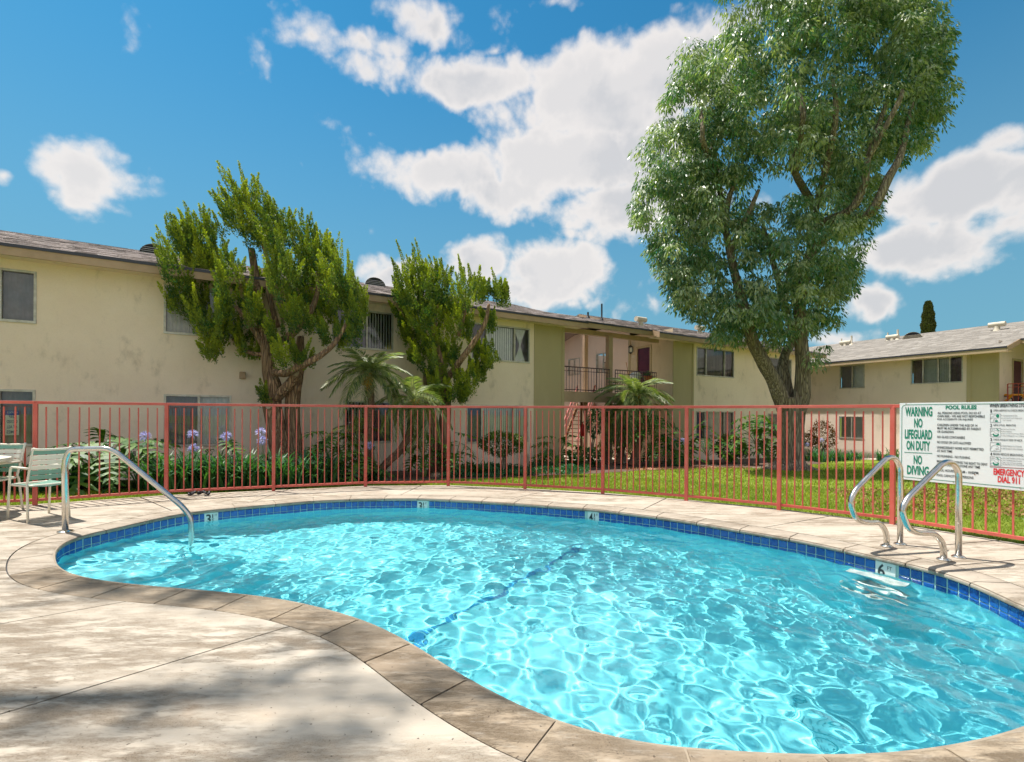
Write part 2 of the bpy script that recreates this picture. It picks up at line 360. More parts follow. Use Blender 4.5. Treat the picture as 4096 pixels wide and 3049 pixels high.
M['stripe'] = M_('stripe_tile', (.02, .30, .58), .4)[0]
M['markwhite'] = M_('marker_white', (.72, .76, .72), .25)[0]
M['ink'] = M_('black_print', (.02, .03, .035), .5)[0]
M['signwhite'] = varied('sign_white', (.76, .77, .76), (.72, .73, .73), 2, .35)
M['green'] = M_('green_print', (.004, .21, .125), .45)[0]
M['redink'] = M_('red_print', (.68, .02, .025), .45)[0]
M['greyink'] = M_('grey_print', (.22, .23, .24), .5)[0]
M['frame_white'] = varied('chair_frame_white', (.78, .74, .62), (.70, .66, .55), 5, .35)
M['strapwhite'] = M_('cream_vinyl', (.76, .73, .62), .35)[0]
M['strapgreen'] = M_('green_vinyl', (.17, .34, .27), .35)[0]
M['terra'] = M_('terracotta', (.50, .13, .045), .7)[0]
M['tread'] = varied('stair_tread', (.40, .33, .24), (.34, .27, .19), 4, .8)
M['stringer'] = varied('stair_stringer', (.30, .14, .05), (.22, .10, .04), 4, .7)
M['redpaint'] = M_('extinguisher_red', (.62, .02, .015), .3)[0]
M['yellow'] = M_('yellow_plastic', (.75, .30, .01), .3)[0]
M['black'] = M_('black_rubber', (.015, .015, .018), .6)[0]
M['lampglass'] = M_('frosted_lamp_glass', (.7, .72, .72), .2)[0]
M['vent'] = varied('vent_paint', (.62, .54, .42), (.5, .44, .34), 6, .6)
def water_mat():
    m = bpy.data.materials.new('pool_water'); m.use_nodes = True; t = NT(m.node_tree); t.n.remove(t.n['Principled BSDF'])
    g = t.new('ShaderNodeBsdfGlass'); g.inputs['IOR'].default_value = 1.33; g.inputs['Roughness'].default_value = 0; g.inputs[0].default_value = (.96, 1, .995, 1)
    t.link(g.outputs[0], t.n['Material Output'].inputs[0]); return m
M['water'] = water_mat()

# ------------------------------------------------------------------ terrain
def TZ(x, y):
    y = np.asarray(y, dtype=float); return -.042 * np.maximum(0, y - 6.5) - .02
def tz(x, y): return float(TZ(x, y))
def terrain_poly(name, pts, mat, dz, step=None, kind='structure'):
    import bmesh
    bm = bmesh.new(); vs = [bm.verts.new((p[0], p[1], 0)) for p in pts]; bm.faces.new(vs)
    ys = [p[1] for p in pts]
    y = math.floor(min(ys)); 
    while y < max(ys):
        if abs(y - 6.5) < .6: pass
        bmesh.ops.bisect_plane(bm, geom=bm.verts[:] + bm.edges[:] + bm.faces[:], plane_co=(0, y, 0), plane_no=(0, 1, 0)); y += 2
    bmesh.ops.bisect_plane(bm, geom=bm.verts[:] + bm.edges[:] + bm.faces[:], plane_co=(0, 6.5, 0), plane_no=(0, 1, 0))
    bmesh.ops.triangulate(bm, faces=bm.faces[:])
    for v in bm.verts: v.co.z = tz(v.co.x, v.co.y) + dz
    bmesh.ops.recalc_face_normals(bm, faces=bm.faces[:])
    me = bpy.data.meshes.new(name); bm.to_mesh(me); bm.free(); me.materials.append(mat)
    o = bpy.data.objects.new(name, me); COL.objects.link(o); return tag(o, kind=kind)

# pool outline
far = [(220,2230),(233,2200),(278,2170),(347,2145),(422,2133),(495,2115),(586,2093),(685,2071),(769,2056),(874,2046),(993,2034),(1100,2025),(1248,2011),(1447,2003),(1695,2001),(1893,2011),(2100,2024),(2400,2047),(2700,2085),(2996,2136),(3226,2175),(3507,2240),(3760,2298),(3938,2367),(4047,2422),(4096,2450)]
near = [(4096,2895),(3915,2950),(3743,2979),(3513,3006),(3283,3010),(2996,2995),(2861,2990),(2584,2968),(2400,2929),(2215,2870),(2067,2811),(1957,2750),(1807,2669),(1700,2595),(1570,2522),(1456,2472),(1318,2432),(1180,2399),(1042,2379),(919,2365),(766,2352),(613,2340),(460,2324),(345,2307),(268,2284),(230,2258)]
OUT = [G(x, y, -.035).to_2d() for x, y in far] + [Vector(p) for p in [(3.70, 3.12), (3.62, 2.84), (3.32, 2.58), (2.85, 2.36)]] + [G(x, y, 0).to_2d() for x, y in near]
def resample(P, n, closed=True):
    P = np.array([[p[0], p[1]] for p in P]); Q = np.vstack([P, P[:1]]) if closed else P
    d = np.r_[0, np.cumsum(np.linalg.norm(np.diff(Q, axis=0), axis=1))]
    t = np.linspace(0, d[-1], n, endpoint=not closed); return np.stack([np.interp(t, d, Q[:, 0]), np.interp(t, d, Q[:, 1])], 1), d[-1]
NP = 800
PO, _ = resample(OUT, NP)
ker = np.exp(-np.linspace(-2, 2, 25) ** 2); ker /= ker.sum()
for _k in range(2):
    PO = np.stack([np.convolve(np.r_[PO[-12:, i], PO[:, i], PO[:12, i]], ker, 'valid') for i in range(2)], 1)
PO, PERIM = resample(PO, NP)
PT = np.roll(PO, -2, 0) - np.roll(PO, 2, 0); PT /= np.linalg.norm(PT, axis=1, keepdims=True)
PN = np.stack([-PT[:, 1], PT[:, 0]], 1)        # outward (outline runs clockwise)
if ((PO - PO.mean(0)) * PN).sum() < 0: PN = -PN
def offs(d): return PO + PN * d
def inside(X, Y, poly):
    r = np.zeros(X.shape, bool); n = len(poly); j = n - 1
    for i in range(n):
        xi, yi = poly[i]; xj, yj = poly[j]; c = ((yi > Y) != (yj > Y)) & (X < (xj - xi) * (Y - yi) / (yj - yi + 1e-12) + xi); r ^= c; j = i
    return r
def idx_of(p): return int(np.argmin(((PO - np.array([p[0], p[1]])) ** 2).sum(1)))

# fence line
post_px = [(140,2021),(665,1984),(1094,1964),(1462,1947),(1793,1944),(2100,1957),(2411,1975),(2745,2003),(3116,2040),(3570,2097)]
POSTS = [G(*p).to_2d() for p in post_px]
POSTS = [Vector((-9.6, 5.75)), Vector((-8.28, 6.48))] + POSTS + [Vector((5.50, 4.86)), Vector((6.06, 3.62)), Vector((6.3, 2.3)), Vector((6.3, .95)), Vector((6.3, -.4))]

lawn_z = -.02
xs = [-60, 60]
def big_ground():
    mb = MB(); ys = [-60, 6.5, 30, 60, 1500]
    for i in range(len(ys) - 1):
        a, b = ys[i], ys[i + 1]; za, zb = tz(0, min(a, 60)) - .0, tz(0, min(b, 60))
        X = 1500 if True else 60
        mb.add([(-X, a, za), (X, a, za), (X, b, zb), (-X, b, zb)], [(0, 1, 2, 3)])
    return mb
# ground sheet has a hole where pool and deck stand: four sheets round it
def ground():
    mb = MB(); ys = [-200, -3.5, 9.6, 30, 60, 1200]
    hole = (-9.9, 6.9)
    for i in range(len(ys) - 1):
        a, b = ys[i], ys[i + 1]; za, zb = tz(0, min(a, 60)), tz(0, min(b, 60))
        if a == -3.5:
            for (x0, x1) in ((-600, hole[0]), (hole[1], 600)):
                mb.add([(x0, a, za), (x1, a, za), (x1, 6.5, -.02), (x0, 6.5, -.02)], [(0, 1, 2, 3)])
                mb.add([(x0, 6.5, -.02), (x1, 6.5, -.02), (x1, b, zb), (x0, b, zb)], [(0, 1, 2, 3)])
        else:
            mb.add([(-600, a, za), (600, a, za), (600, b, zb), (-600, b, zb)], [(0, 1, 2, 3)])
    # lawn between hole rectangle and the fence line (far side)
    outer = [p for p in POSTS]
    path = outer; n = 60
    pts = []
    P2, _l = resample([(p.x, p.y) for p in path if True], 90, False)
    base = len(mb.v); V = []
    for x, y in P2:
        V.append((x, y, tz(x, y)))
    def push(x, y):   # straight out from pool centre to the rectangle
        dx, dy = x - 0., y - 3.0; ts = []
        if dx > 0: ts.append((hole[1] - x) / dx)
        if dx < 0: ts.append((hole[0] - x) / dx)
        if dy > 0: ts.append((9.6 - y) / dy)
        if dy < 0: ts.append((-3.5 - y) / dy)
        t = min(k for k in ts if k >= 0); return (x + dx * t, y + dy * t)
    O = [push(x, y) for x, y in P2]
    rings = 6
    for k in range(rings):
        for i in range(len(P2) - 1):
            def q(i, k): t = k / rings; x = P2[i][0] * (1 - t) + O[i][0] * t; y = P2[i][1] * (1 - t) + O[i][1] * t; return (x, y, tz(x, y))
            mb.add([q(i, k), q(i + 1, k), q(i + 1, k + 1), q(i, k + 1)], [(0, 1, 2, 3)])
    # corner fills
    for cx, cy in ((hole[0], 9.6), (hole[1], 9.6)):
        for i in range(len(P2) - 1):
            a, b = O[i], O[i + 1]
            if (abs(a[0] - cx) < 1e-6) != (abs(b[0] - cx) < 1e-6):
                mb.add([(a[0], a[1], tz(*a)), (b[0], b[1], tz(*b)), (cx, cy, tz(cx, cy))], [(0, 1, 2)])
    return mb.build('lawn', M['lawn'])
tag(ground(), kind='structure')

# ------------------------------------------------------------------ deck
centre = np.array([.3, 4.7])
DO = offs(.322)           # deck inner edge
def deck_outer_pts():
    P = [(p.x, p.y) for p in POSTS]
    P += [(6.3, -1.6), (3, -2.2), (0, -2.2), (-4, -2.2), (-8.6, -2.0), (-9.9, 0), (-9.9, 3), (-9.6, 5.6)]
    return P
DOUT, _ = resample(deck_outer_pts(), 1600)
# push deck 6 cm past the fence line
ctr = DOUT.mean(0)
DOUT = DOUT + (DOUT - np.array([-.5, 3.5])) / np.linalg.norm(DOUT - np.array([-.5, 3.5]), axis=1, keepdims=True) * .09
def near_i(A, p): return int(np.argmin(((A - np.array([p[0], p[1]])) ** 2).sum(1)))
def ext(a, b, k): a = Vector(a[:2]); b = Vector(b[:2]); return a + (b - a).normalized() * k
joints = [  # inner point, outer point (world)
    (G(1000,1994), G(1150,1968)), (G(1598,1984), G(1690,1938)), (G(2035,2001), G(2200,1962)), (G(2560,2045), G(2660,1995)),
    (G(3040,2120), G(3330,2064)), (G(3500,2208), ext(G(3614,2184), G(3925,2148), 1.9)), (G(3820,2262), ext(G(3861,2236), G(4096,2214), 2.2)), (Vector((4.1,2.8,0)), Vector((6.4,2.4,0))),
    (Vector((2.9,1.95,0)), Vector((4.6,-2.2,0))), (Vector((1.2,1.55,0)), Vector((.9,-2.2,0))), (G(1161,2507), ext(G(1161,2507), G(0,2802), 6.4)),
    (G(500,2405), Vector((-8.9,-1.2,0))), (G(20,2284), Vector((-9.9,3.4,0))), (G(380,2118), Vector((-8.6,6.35,0))), (G(700,2045), G(560,1990))]
JI = [(near_i(DO, a), near_i(DOUT, b)) for a, b in joints]
JI.sort()
tag_deck = thing('pool_deck', None, None, (0, 0, 0), kind='structure')
def ring_range(i0, i1, n): return [(i0 + k) % n for k in range((i1 - i0) % n + 1)]
def interp_closed(A, idx0, idx1, t):
    n = len(A); L = (idx1 - idx0) % n
    f = idx0 + L * t; i = int(math.floor(f)); w = f - i; return A[i % n] * (1 - w) + A[(i + 1) % n] * w
# both curves must run the same way round
def area(A): x, y = A[:, 0], A[:, 1]; return .5 * np.sum(x * np.roll(y, -1) - y * np.roll(x, -1))
if area(DO) * area(DOUT) < 0:
    DOUT = DOUT[::-1].copy(); JI = [(near_i(DO, a), near_i(DOUT, b)) for a, b in joints]; JI.sort()
for k in range(len(JI)):
    (a0, b0), (a1, b1) = JI[k], JI[(k + 1) % len(JI)]
    La = ((a1 - a0) % NP); n = max(8, La // 4); Mr = 4; mb = MB(); rows = []
    wa = .006 / max(.2, La * PERIM / NP)
    for i in range(n + 1):
        t = i / n; ta = wa + (1 - 2 * wa) * t; lb = ((b1 - b0) % 1600) * 25.0 / 1600; wb = .006 / max(.2, lb); tb = wb + (1 - 2 * wb) * t
        pa = interp_closed(DO, a0, a1, ta); pb = interp_closed(DOUT, b0, b1, tb)
        rows.append([pa * (1 - j / Mr) + pb * j / Mr for j in range(Mr + 1)])
    V = [(p[0], p[1], 0) for r in rows for p in r]; F = []
    w = Mr + 1
    for i in range(n):
        for j in range(Mr): F.append((i * w + j, i * w + j + 1, (i + 1) * w + j + 1, (i + 1) * w + j))
    # skirts
    bd = [i * w for i in range(n + 1)] + [n * w + j for j in range(1, w)] + [i * w + Mr for i in range(n - 1, -1, -1)] + [j for j in range(Mr - 1, 0, -1)]
    kb = len(V); V += [(V[i][0], V[i][1], -.09) for i in bd]
    for q in range(len(bd)): q2 = (q + 1) % len(bd); F.append((bd[q], bd[q2], kb + q2, kb + q))
    mb.v = V; mb.f = F; o = mb.build('slab', M['deck'], tag_deck)
# mastic / base below the joints
mb = MB(); A = offs(.30); B = DOUT
n = 400
for i in range(n):
    a = interp_closed(A, JI[0][0], JI[0][0] - 1, i / n); a2 = interp_closed(A, JI[0][0], JI[0][0] - 1, (i + 1) / n)
    b = interp_closed(B, JI[0][1], JI[0][1] - 1, i / n); b2 = interp_closed(B, JI[0][1], JI[0][1] - 1, (i + 1) / n)
    mb.add([(a[0], a[1], -.012), (b[0], b[1], -.012), (b2[0], b2[1], -.012), (a2[0], a2[1], -.012)], [(0, 1, 2, 3)])
mb.build('joint_filler', M['mastic'], tag_deck)

# ------------------------------------------------------------------ pool
pool = thing('swimming_pool', 'kidney shaped swimming pool with blue waterline tiles and stone coping', 'swimming pool', (0, 4.5, 0))
WZ = -.150; WALL = .035
prof = [(.312, -.07), (.312, -.004), (.306, 0.0), (.05, .002), (.022, -.004), (.004, -.016), (0, -.030), (.006, -.044), (.03, -.052), (.10, -.055)]
nst = 42; seg = NP / nst
for k in range(nst):
    i0 = k * seg + .22; i1 = (k + 1) * seg - .22; n = 12; mb = MB()
    for i in range(n + 1):
        f = i0 + (i1 - i0) * i / n; a = int(math.floor(f)); w = f - a
        p = PO[a % NP] * (1 - w) + PO[(a + 1) % NP] * w; nn = PN[a % NP] * (1 - w) + PN[(a + 1) % NP] * w
        for (d, z) in prof: mb.v.append((p[0] + nn[0] * d, p[1] + nn[1] * d, z))
    w_ = len(prof)
    for i in range(n):
        for j in range(w_ - 1): mb.f.append((i * w_ + j, i * w_ + j + 1, (i + 1) * w_ + j + 1, (i + 1) * w_ + j))
    mb.f.append(tuple(range(w_))); mb.f.append(tuple(n * w_ + j for j in reversed(range(w_))))
    cy = PO[int((k + .5) * seg) % NP]
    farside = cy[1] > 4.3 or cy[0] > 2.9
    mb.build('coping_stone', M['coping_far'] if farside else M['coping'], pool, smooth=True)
# mortar under coping joints
mb = MB()
for i in range(NP):
    j = (i + 1) % NP; a, b = PO[i], PO[j]; na, nb = PN[i], PN[j]
    P = [(a[0] + na[0] * .008, a[1] + na[1] * .008, -.006), (b[0] + nb[0] * .008, b[1] + nb[1] * .008, -.006), (b[0] + nb[0] * .305, b[1] + nb[1] * .305, -.006), (a[0] + na[0] * .305, a[1] + na[1] * .305, -.006)]
    mb.add(P, [(0, 1, 2, 3)])
mb.build('coping_mortar', varied('mortar', (.33, .27, .20), (.25, .20, .15), 6, .9), pool)
# wall
mb = MB(); wl = offs(WALL)
for i in range(NP):
    j = (i + 1) % NP
    mb.add([(*wl[i], -.05), (*wl[j], -.05), (*wl[j], -.235), (*wl[i], -.235)], [(0, 1, 2, 3)])
mb.build('grout_band', M['grout'], pool)
mb = MB()
for i in range(NP):
    j = (i + 1) % NP
    mb.add([(*wl[i], -.235), (*wl[j], -.235), (*wl[j], -2.1), (*wl[i], -2.1)], [(0, 1, 2, 3)])
wall_o = mb.build('pool_wall', M['plaster'], pool)
# floor
st = .035; x0, x1 = PO[:, 0].min() - .05, PO[:, 0].max() + .05; y0, y1 = PO[:, 1].min() - .05, PO[:, 1].max() + .05
S_A = np.array([-1.35, 3.45]); S_B = np.array([1.0, 6.6]); sd = (S_B - S_A) / np.linalg.norm(S_B - S_A); sn = np.array([sd[1], -sd[0]])  # towards deep
def depth_base(X, Y):
    q = (X - S_A[0]) * sn[0] + (Y - S_A[1]) * sn[1]
    return -1.02 - np.clip((q + 3) * .05, 0, .15) - np.clip(q, 0, 2.6) * .19
def grid_inside(step, off):
    xs = np.arange(x0, x1, step); ys = np.arange(y0, y1, step); X, Y = np.meshgrid(xs, ys)
    return xs, ys, X, Y, inside(X, Y, offs(off)[::2])
xs, ys, X, Y, IN = grid_inside(st, WALL + .05)
wsub = offs(WALL)[::4]
D_ = np.full(X.shape, 9.0)
for p in wsub: D_ = np.minimum(D_, np.hypot(X - p[0], Y - p[1]))
D_[~inside(X, Y, wsub)] = 0
Zb = depth_base(X, Y); Rc = .38
dd = np.clip(D_, 0, Rc); Z = Zb + Rc - np.sqrt(np.maximum(0, Rc ** 2 - (Rc - dd) ** 2))
lp = np.array([-4.35, 5.05]); dl = np.hypot(X - lp[0], (Y - lp[1]) * 1.0)
for (rr, zz) in ((.85, -.42), (1.25, -.66), (1.65, -.88)):
    Z = np.maximum(Z, zz - 3.2 * np.clip(dl - rr, 0, 1) - 1.2 * np.clip(dl - rr, 0, .02))
idn = -np.ones(X.shape, int); idn[IN] = np.arange(IN.sum())
q = idn[:-1, :-1], idn[:-1, 1:], idn[1:, 1:], idn[1:, :-1]; ok = (q[0] >= 0) & (q[1] >= 0) & (q[2] >= 0) & (q[3] >= 0)
Fq = np.stack([a[ok] for a in q], 1)
floor_o = np_mesh('pool_floor', np.stack([X[IN], Y[IN], Z[IN]], 1), Fq, M['plaster'], pool, smooth=True)
# stripe of blue tiles across the slope break
mb = MB(); n = 60; L = np.linalg.norm(S_B - S_A)
def floor_z(x, y):
    z = float(depth_base(np.array(x), np.array(y))); d = min(Rc, float(np.min(np.hypot(wsub[:, 0] - x, wsub[:, 1] - y))))
    return z + Rc - math.sqrt(max(0, Rc ** 2 - (Rc - d) ** 2))
for i in range(n):
    t0, t1 = i / n + .002, (i + 1) / n - .002
    for w0, w1 in ((-.036, -.0015), (.0015, .036)):
        P = [S_A + sd * L * t + sn * w for t, w in ((t0, w0), (t1, w0), (t1, w1), (t0, w1))]
        if not inside(np.array([P[0][0]]), np.array([P[0][1]]), wsub)[0]: continue
        mb.add([(p[0], p[1], floor_z(*p) + .012) for p in P], [(0, 1, 2, 3)])
stripe_o = tag(mb.build('floor_stripe', M['stripe'], pool), kind='stuff')
# tiles
TW = PERIM / round(PERIM / .0925); nt_ = round(PERIM / TW)
tb = MB(); hw = TW / 2 - .003; th = .0395; b_ = .006
tb.add([(-hw, 0, -th), (hw, 0, -th), (hw, 0, th), (-hw, 0, th), (-hw + b_, -.006, -th + b_), (hw - b_, -.006, -th + b_), (hw - b_, -.006, th - b_), (-hw + b_, -.006, th - b_)],
       [(4, 5, 6, 7), (0, 1, 5, 4), (1, 2, 6, 5), (2, 3, 7, 6), (3, 0, 4, 7)])
tile0 = tb.build('tile', M['tile'], pool); tmesh = tile0.data
marks = []   # (index position, width in tiles, text)
def mk(px, py, z=-.1): p = G(px, py, z); i = idx_of(p); return i
MARK = [(mk(849, 2068), '3', True), (mk(1700, 2012), '3', True), (mk(2376, 2062), '4', True), (mk(3536, 2272), '6', False)]
def wpos(f, d=WALL):
    a = int(math.floor(f)); w = f - a; p = PO[a % NP] * (1 - w) + PO[(a + 1) % NP] * w; nn = PN[a % NP] * (1 - w) + PN[(a + 1) % NP] * w
    return p + nn * d, nn / np.linalg.norm(nn)
first = True; rest = MB(); cnt = 0
for k in range(nt_):
    f = (k + .5) * NP / nt_; p, nn = wpos(f, WALL - .001)
    if any(min(abs(f - m[0]), NP - abs(f - m[0])) * PERIM / NP < TW * .95 for m in MARK): continue
    tocam = np.array([0, 0]) - p; vis = (-nn @ tocam) > 0.05 * np.linalg.norm(tocam)
    M4 = Matrix.Translation((p[0], p[1], 0)) @ Matrix.Rotation(math.atan2(nn[1], nn[0]) - math.pi / 2, 4, 'Z')
    for row, zc in enumerate((-.093, -.178)):
        m4 = M4 @ Matrix.Translation((0, 0, zc))
        u = p[0] / p[1]
        if vis and abs(u) < 1.12 and cnt < 290:
            if first: o = tile0; first = False
            else: o = tile0.copy(); COL.objects.link(o)
            o.parent = pool; o.matrix_parent_inverse = Matrix(); o.matrix_basis = ORIG[pool.name].inverted() @ m4; cnt += 1
        else:
            k0 = len(rest.v); rest.v += [tuple(m4 @ v.co) for v in tmesh.vertices]; rest.f += [tuple(i + k0 for i in pl.vertices) for pl in tmesh.polygons]
tag(rest.build('tile_row', M['tile'], pool), kind='stuff')
# text helper
TEXTS = []
def text(body, mat, parent, origin, xdir, zdir, width, height, align='L', bold=0.0, shear=0, name='lettering', squeeze=True, ext_=.0):
    cu = bpy.data.curves.new(name, 'FONT'); cu.body = body; cu.size = 1; cu.offset = bold; cu.shear = shear; cu.materials.append(mat); cu.resolution_u = 3; cu.extrude = ext_
    o = bpy.data.objects.new(name, cu); COL.objects.link(o); TEXTS.append((o, parent, Vector(origin), Vector(xdir).normalized(), Vector(zdir).normalized(), width, height)); return o
def finish_texts():
    bpy.context.view_layer.update(); dg = bpy.context.evaluated_depsgraph_get()
    for (fo, parent, org, xd, zd, w, h) in TEXTS:
        me = bpy.data.meshes.new_from_object(fo.evaluated_get(dg)); me.materials.clear(); me.materials.append(fo.data.materials[0]); nm_ = fo.name.split('.')[0]; bpy.data.objects.remove(fo); o = bpy.data.objects.new(nm_, me); COL.objects.link(o)
        co = [v.co for v in me.vertices]
        bb = co; x0_, x1_ = min(c.x for c in bb), max(c.x for c in bb); y0_, y1_ = min(c.y for c in bb), max(c.y for c in bb)
        sx = w / max(1e-6, x1_ - x0_); sy = h / max(1e-6, y1_ - y0_); nd = xd.cross(zd)
        m4 = Matrix(((xd.x * sx, zd.x * sy, nd.x * sx, 0), (xd.y * sx, zd.y * sy, nd.y * sx, 0), (xd.z * sx, zd.z * sy, nd.z * sx, 0), (0, 0, 0, 1)))
        loc = org - (xd * x0_ * sx) - (zd * y0_ * sy); m4.translation = loc
        if parent is not None:
            o.parent = parent; o.matrix_parent_inverse = Matrix(); o.matrix_basis = root_m(parent).inverted() @ m4
        else: o.matrix_basis = m4
def root_m(o):
    m = o.matrix_basis.copy()
    while o.parent is not None: m = o.parent.matrix_basis @ o.matrix_parent_inverse @ m if False else (o.parent.matrix_basis @ o.matrix_parent_inverse) @ m; o = o.parent
    return m
for (i, num, half) in MARK:
    p, nn = wpos(i, WALL - .006); inn = Vector((-nn[0], -nn[1], 0)); xd = Vector((0, 0, 1)).cross(inn).normalized(); xd = xd if xd.x * 1 > 0 or True else -xd
    # reading left to right for someone in the pool
    w = TW * 1.78; c = Vector((p[0], p[1], -.135)); mb = MB(); A_ = c - xd * w / 2; B_ = c + xd * w / 2
    mb.bar(A_, B_, .008, .168); mk_o = mb.build('depth_marker', M['markwhite'], pool)
    f = inn * .0055
    text(num, M['ink'], mk_o, c - xd * w * .38 + f + Vector((0, 0, -.062)), xd, (0, 0, 1), w * .36, .13, bold=.02)
    if half:
        text('1', M['ink'], mk_o, c + xd * w * .06 + f + Vector((0, 0, .012)), xd, (0, 0, 1), w * .08, .05, bold=.01)
        mb = MB(); mb.bar(c + xd * w * .02 + f, c + xd * w * .2 + f, .001, .006); mb.build('fraction_bar', M['ink'], mk_o)
        text('2', M['ink'], mk_o, c + xd * w * .05 + f + Vector((0, 0, -.058)), xd, (0, 0, 1), w * .13, .05, bold=.01)
        text('FT', M['ink'], mk_o, c + xd * w * .25 + f + Vector((0, 0, .03)), xd, (0, 0, 1), w * .17, .032, bold=.005)
    else: text('FT', M['ink'], mk_o, c + xd * w * .10 + f + Vector((0, 0, .02)), xd, (0, 0, 1), w * .22, .036, bold=.005)
# submerged wall steps under the 6 ft marker
for k, (dz, wd) in enumerate(((-.30, .5), (-.58, .5), (-.86, .5))):
    i = MARK[3][0]; p, nn = wpos(i, WALL); inn = Vector((-nn[0], -nn[1], 0)); xd = Vector((0, 0, 1)).cross(inn)
    c = Vector((p[0], p[1], dz)) + inn * .07 - xd * .05; mb = MB(); mb.bar(c - xd * wd / 2, c + xd * wd / 2, .13, .03)
    so = mb.build('wall_step', M['white'], pool, bevel=.006); so.cycles.is_caustics_receiver = True
# drain and skimmer lid on the floor
M['drain'] = M_('drain_teal', (.08, .48, .56), .5)[0]; dc = Vector((2.25, 3.55)); mb = MB(); z = floor_z(dc.x, dc.y)
mb.lathe((dc.x, dc.y, z), [(.19, -.01), (.19, .03), (.165, .045), (.13, .05)], 28); mb.build('main_drain', varied('drain_cover', (.20, .70, .78), (.16, .66, .74), 5, .5), pool, smooth=True)
for k in range(28):
    a = 2 * math.pi * k / 28; mb = MB(); mb.bar((dc.x + .14 * math.cos(a), dc.y + .14 * math.sin(a), z + .052), (dc.x + .18 * math.cos(a), dc.y + .18 * math.sin(a), z + .047), .008, .008)
    mb.build('drain_slot', M['drain'], pool)
# water surface
rng = np.random.RandomState(5); WV = []
for i in range(46):
    lam = rng.choice([.13, .19, .26, .38, .7, 1.2], p=[.16, .30, .26, .18, .07, .03]) * rng.uniform(.8, 1.2); th_ = rng.uniform(0, 2 * math.pi)
    WV.append((2 * math.pi / lam * math.cos(th_), 2 * math.pi / lam * math.sin(th_), rng.uniform(0, 6.28), lam * rng.uniform(.6, 1.3)))
xs, ys, X, Y, IN = grid_inside(.021, WALL + .03)
env = .65 + .5 * np.sin(X * .9 + 1.2) * np.sin(Y * 1.1 + .4)
Zw = 0 * X
for kx, ky, ph, lam in WV: Zw += .0050 * lam * np.sin(kx * X + ky * Y + ph + .6 * np.sin(Y * 1.7 + X * .9))
Zw *= np.clip(env, .45, 1.1) * 1.0
jet = np.array([-3.75, 5.25]); rj = np.hypot((X - jet[0]) * .8, (Y - jet[1]) * 1.6); ej = np.exp(-(rj / .75) ** 2)
for k in range(22):
    lam = rng.uniform(.09, .26); th_ = rng.normal(1.4, .55); Zw += ej * .0065 * lam / .15 * .5 * np.sin(2 * math.pi / lam * (math.cos(th_) * X + math.sin(th_) * Y) + rng.uniform(0, 6.28) + 1.3 * np.sin(X * 3 + k))
hr = G(765, 2165, WZ); rr = np.hypot(X - hr.x, Y - hr.y); Zw += .004 * np.exp(-rr / .35) * np.sin(rr * 42)
for (cx_, cy_, a_, l_) in ((2.6, 5.0, .0015, .16), (-2.3, 4.8, .0015, .12)):
    rr = np.hypot(X - cx_, Y - cy_); Zw += a_ * np.exp(-rr / .5) * np.sin(rr * 2 * math.pi / l_)
idn = -np.ones(X.shape, int); idn[IN] = np.arange(IN.sum())
q = idn[:-1, :-1], idn[:-1, 1:], idn[1:, 1:], idn[1:, :-1]; ok = (q[0] >= 0) & (q[1] >= 0) & (q[2] >= 0) & (q[3] >= 0)
water = tag(np_mesh('water', np.stack([X[IN], Y[IN], Zw[IN] + WZ], 1), np.stack([a[ok] for a in q], 1), M['water'], None, smooth=True), kind='structure')
try:
    water.cycles.is_caustics_caster = True
    for o in (floor_o, wall_o, stripe_o): o.cycles.is_caustics_receiver = True
except Exception: pass

for o in pool.children_recursive:
    if o.name.split('.')[0] in ('tile', 'tile_row', 'main_drain', 'drain_slot', 'grout_band', 'pool_wall', 'depth_marker', 'wall_step', 'floor_stripe'): o.cycles.is_caustics_receiver = True
# ------------------------------------------------------------------ pool fence
fence = thing('pool_fence', 'red painted metal fence of thin vertical pickets curving round the pool deck', 'fence', (POSTS[4].x, POSTS[4].y, 0))
FH = 1.49
pk = MB(); pk.box((0, 0, .735), (.0165, .0165, 1.36)); pick0 = None; npk = 0
for i, p in enumerate(POSTS):
    mb = MB(); mb.box((p.x, p.y, FH / 2 - .02), (.052, .052, FH), Matrix.Rotation(math.atan2(POSTS[min(i + 1, len(POSTS) - 1)].y - p.y, POSTS[min(i + 1, len(POSTS) - 1)].x - p.x), 3, 'Z')); mb.box((p.x, p.y, -.004), (.085, .085, .02)) if False else None
    mb.build('post', M['redfence'], fence, bevel=.004)
for i in range(len(POSTS) - 1):
    a, b = POSTS[i], POSTS[i + 1]; d = (b - a).normalized(); L = (b - a).length
    mb = MB(); mb.bar((*(a), FH - .012), (*(b), FH - .012), .046, .042); mb.build('top_rail', M['redfence'], fence, bevel=.004)
    mb = MB(); mb.bar((*(a + d * .027), .075), (*(b - d * .027), .075), .034, .038); mb.build('bottom_rail', M['redfence'], fence, bevel=.003)
    n = 12 if L > 1.2 else max(3, int(L / .116))
    for k in range(n):
        q_ = a + d * (L * (k + 1) / (n + 1))
        if pick0 is None: pick0 = pk.build('picket', M['redfence'], fence); o = pick0
        else: o = pick0.copy(); COL.objects.link(o)
        o.matrix_parent_inverse = Matrix(); jit = random.uniform(-.006, .006)
        o.matrix_basis = ORIG[fence.name].inverted() @ (Matrix.Translation((q_.x, q_.y, 0)) @ Matrix.Rotation(math.atan2(d.y, d.x), 4, 'Z') @ Matrix.Rotation(jit, 4, 'Y')); npk += 1

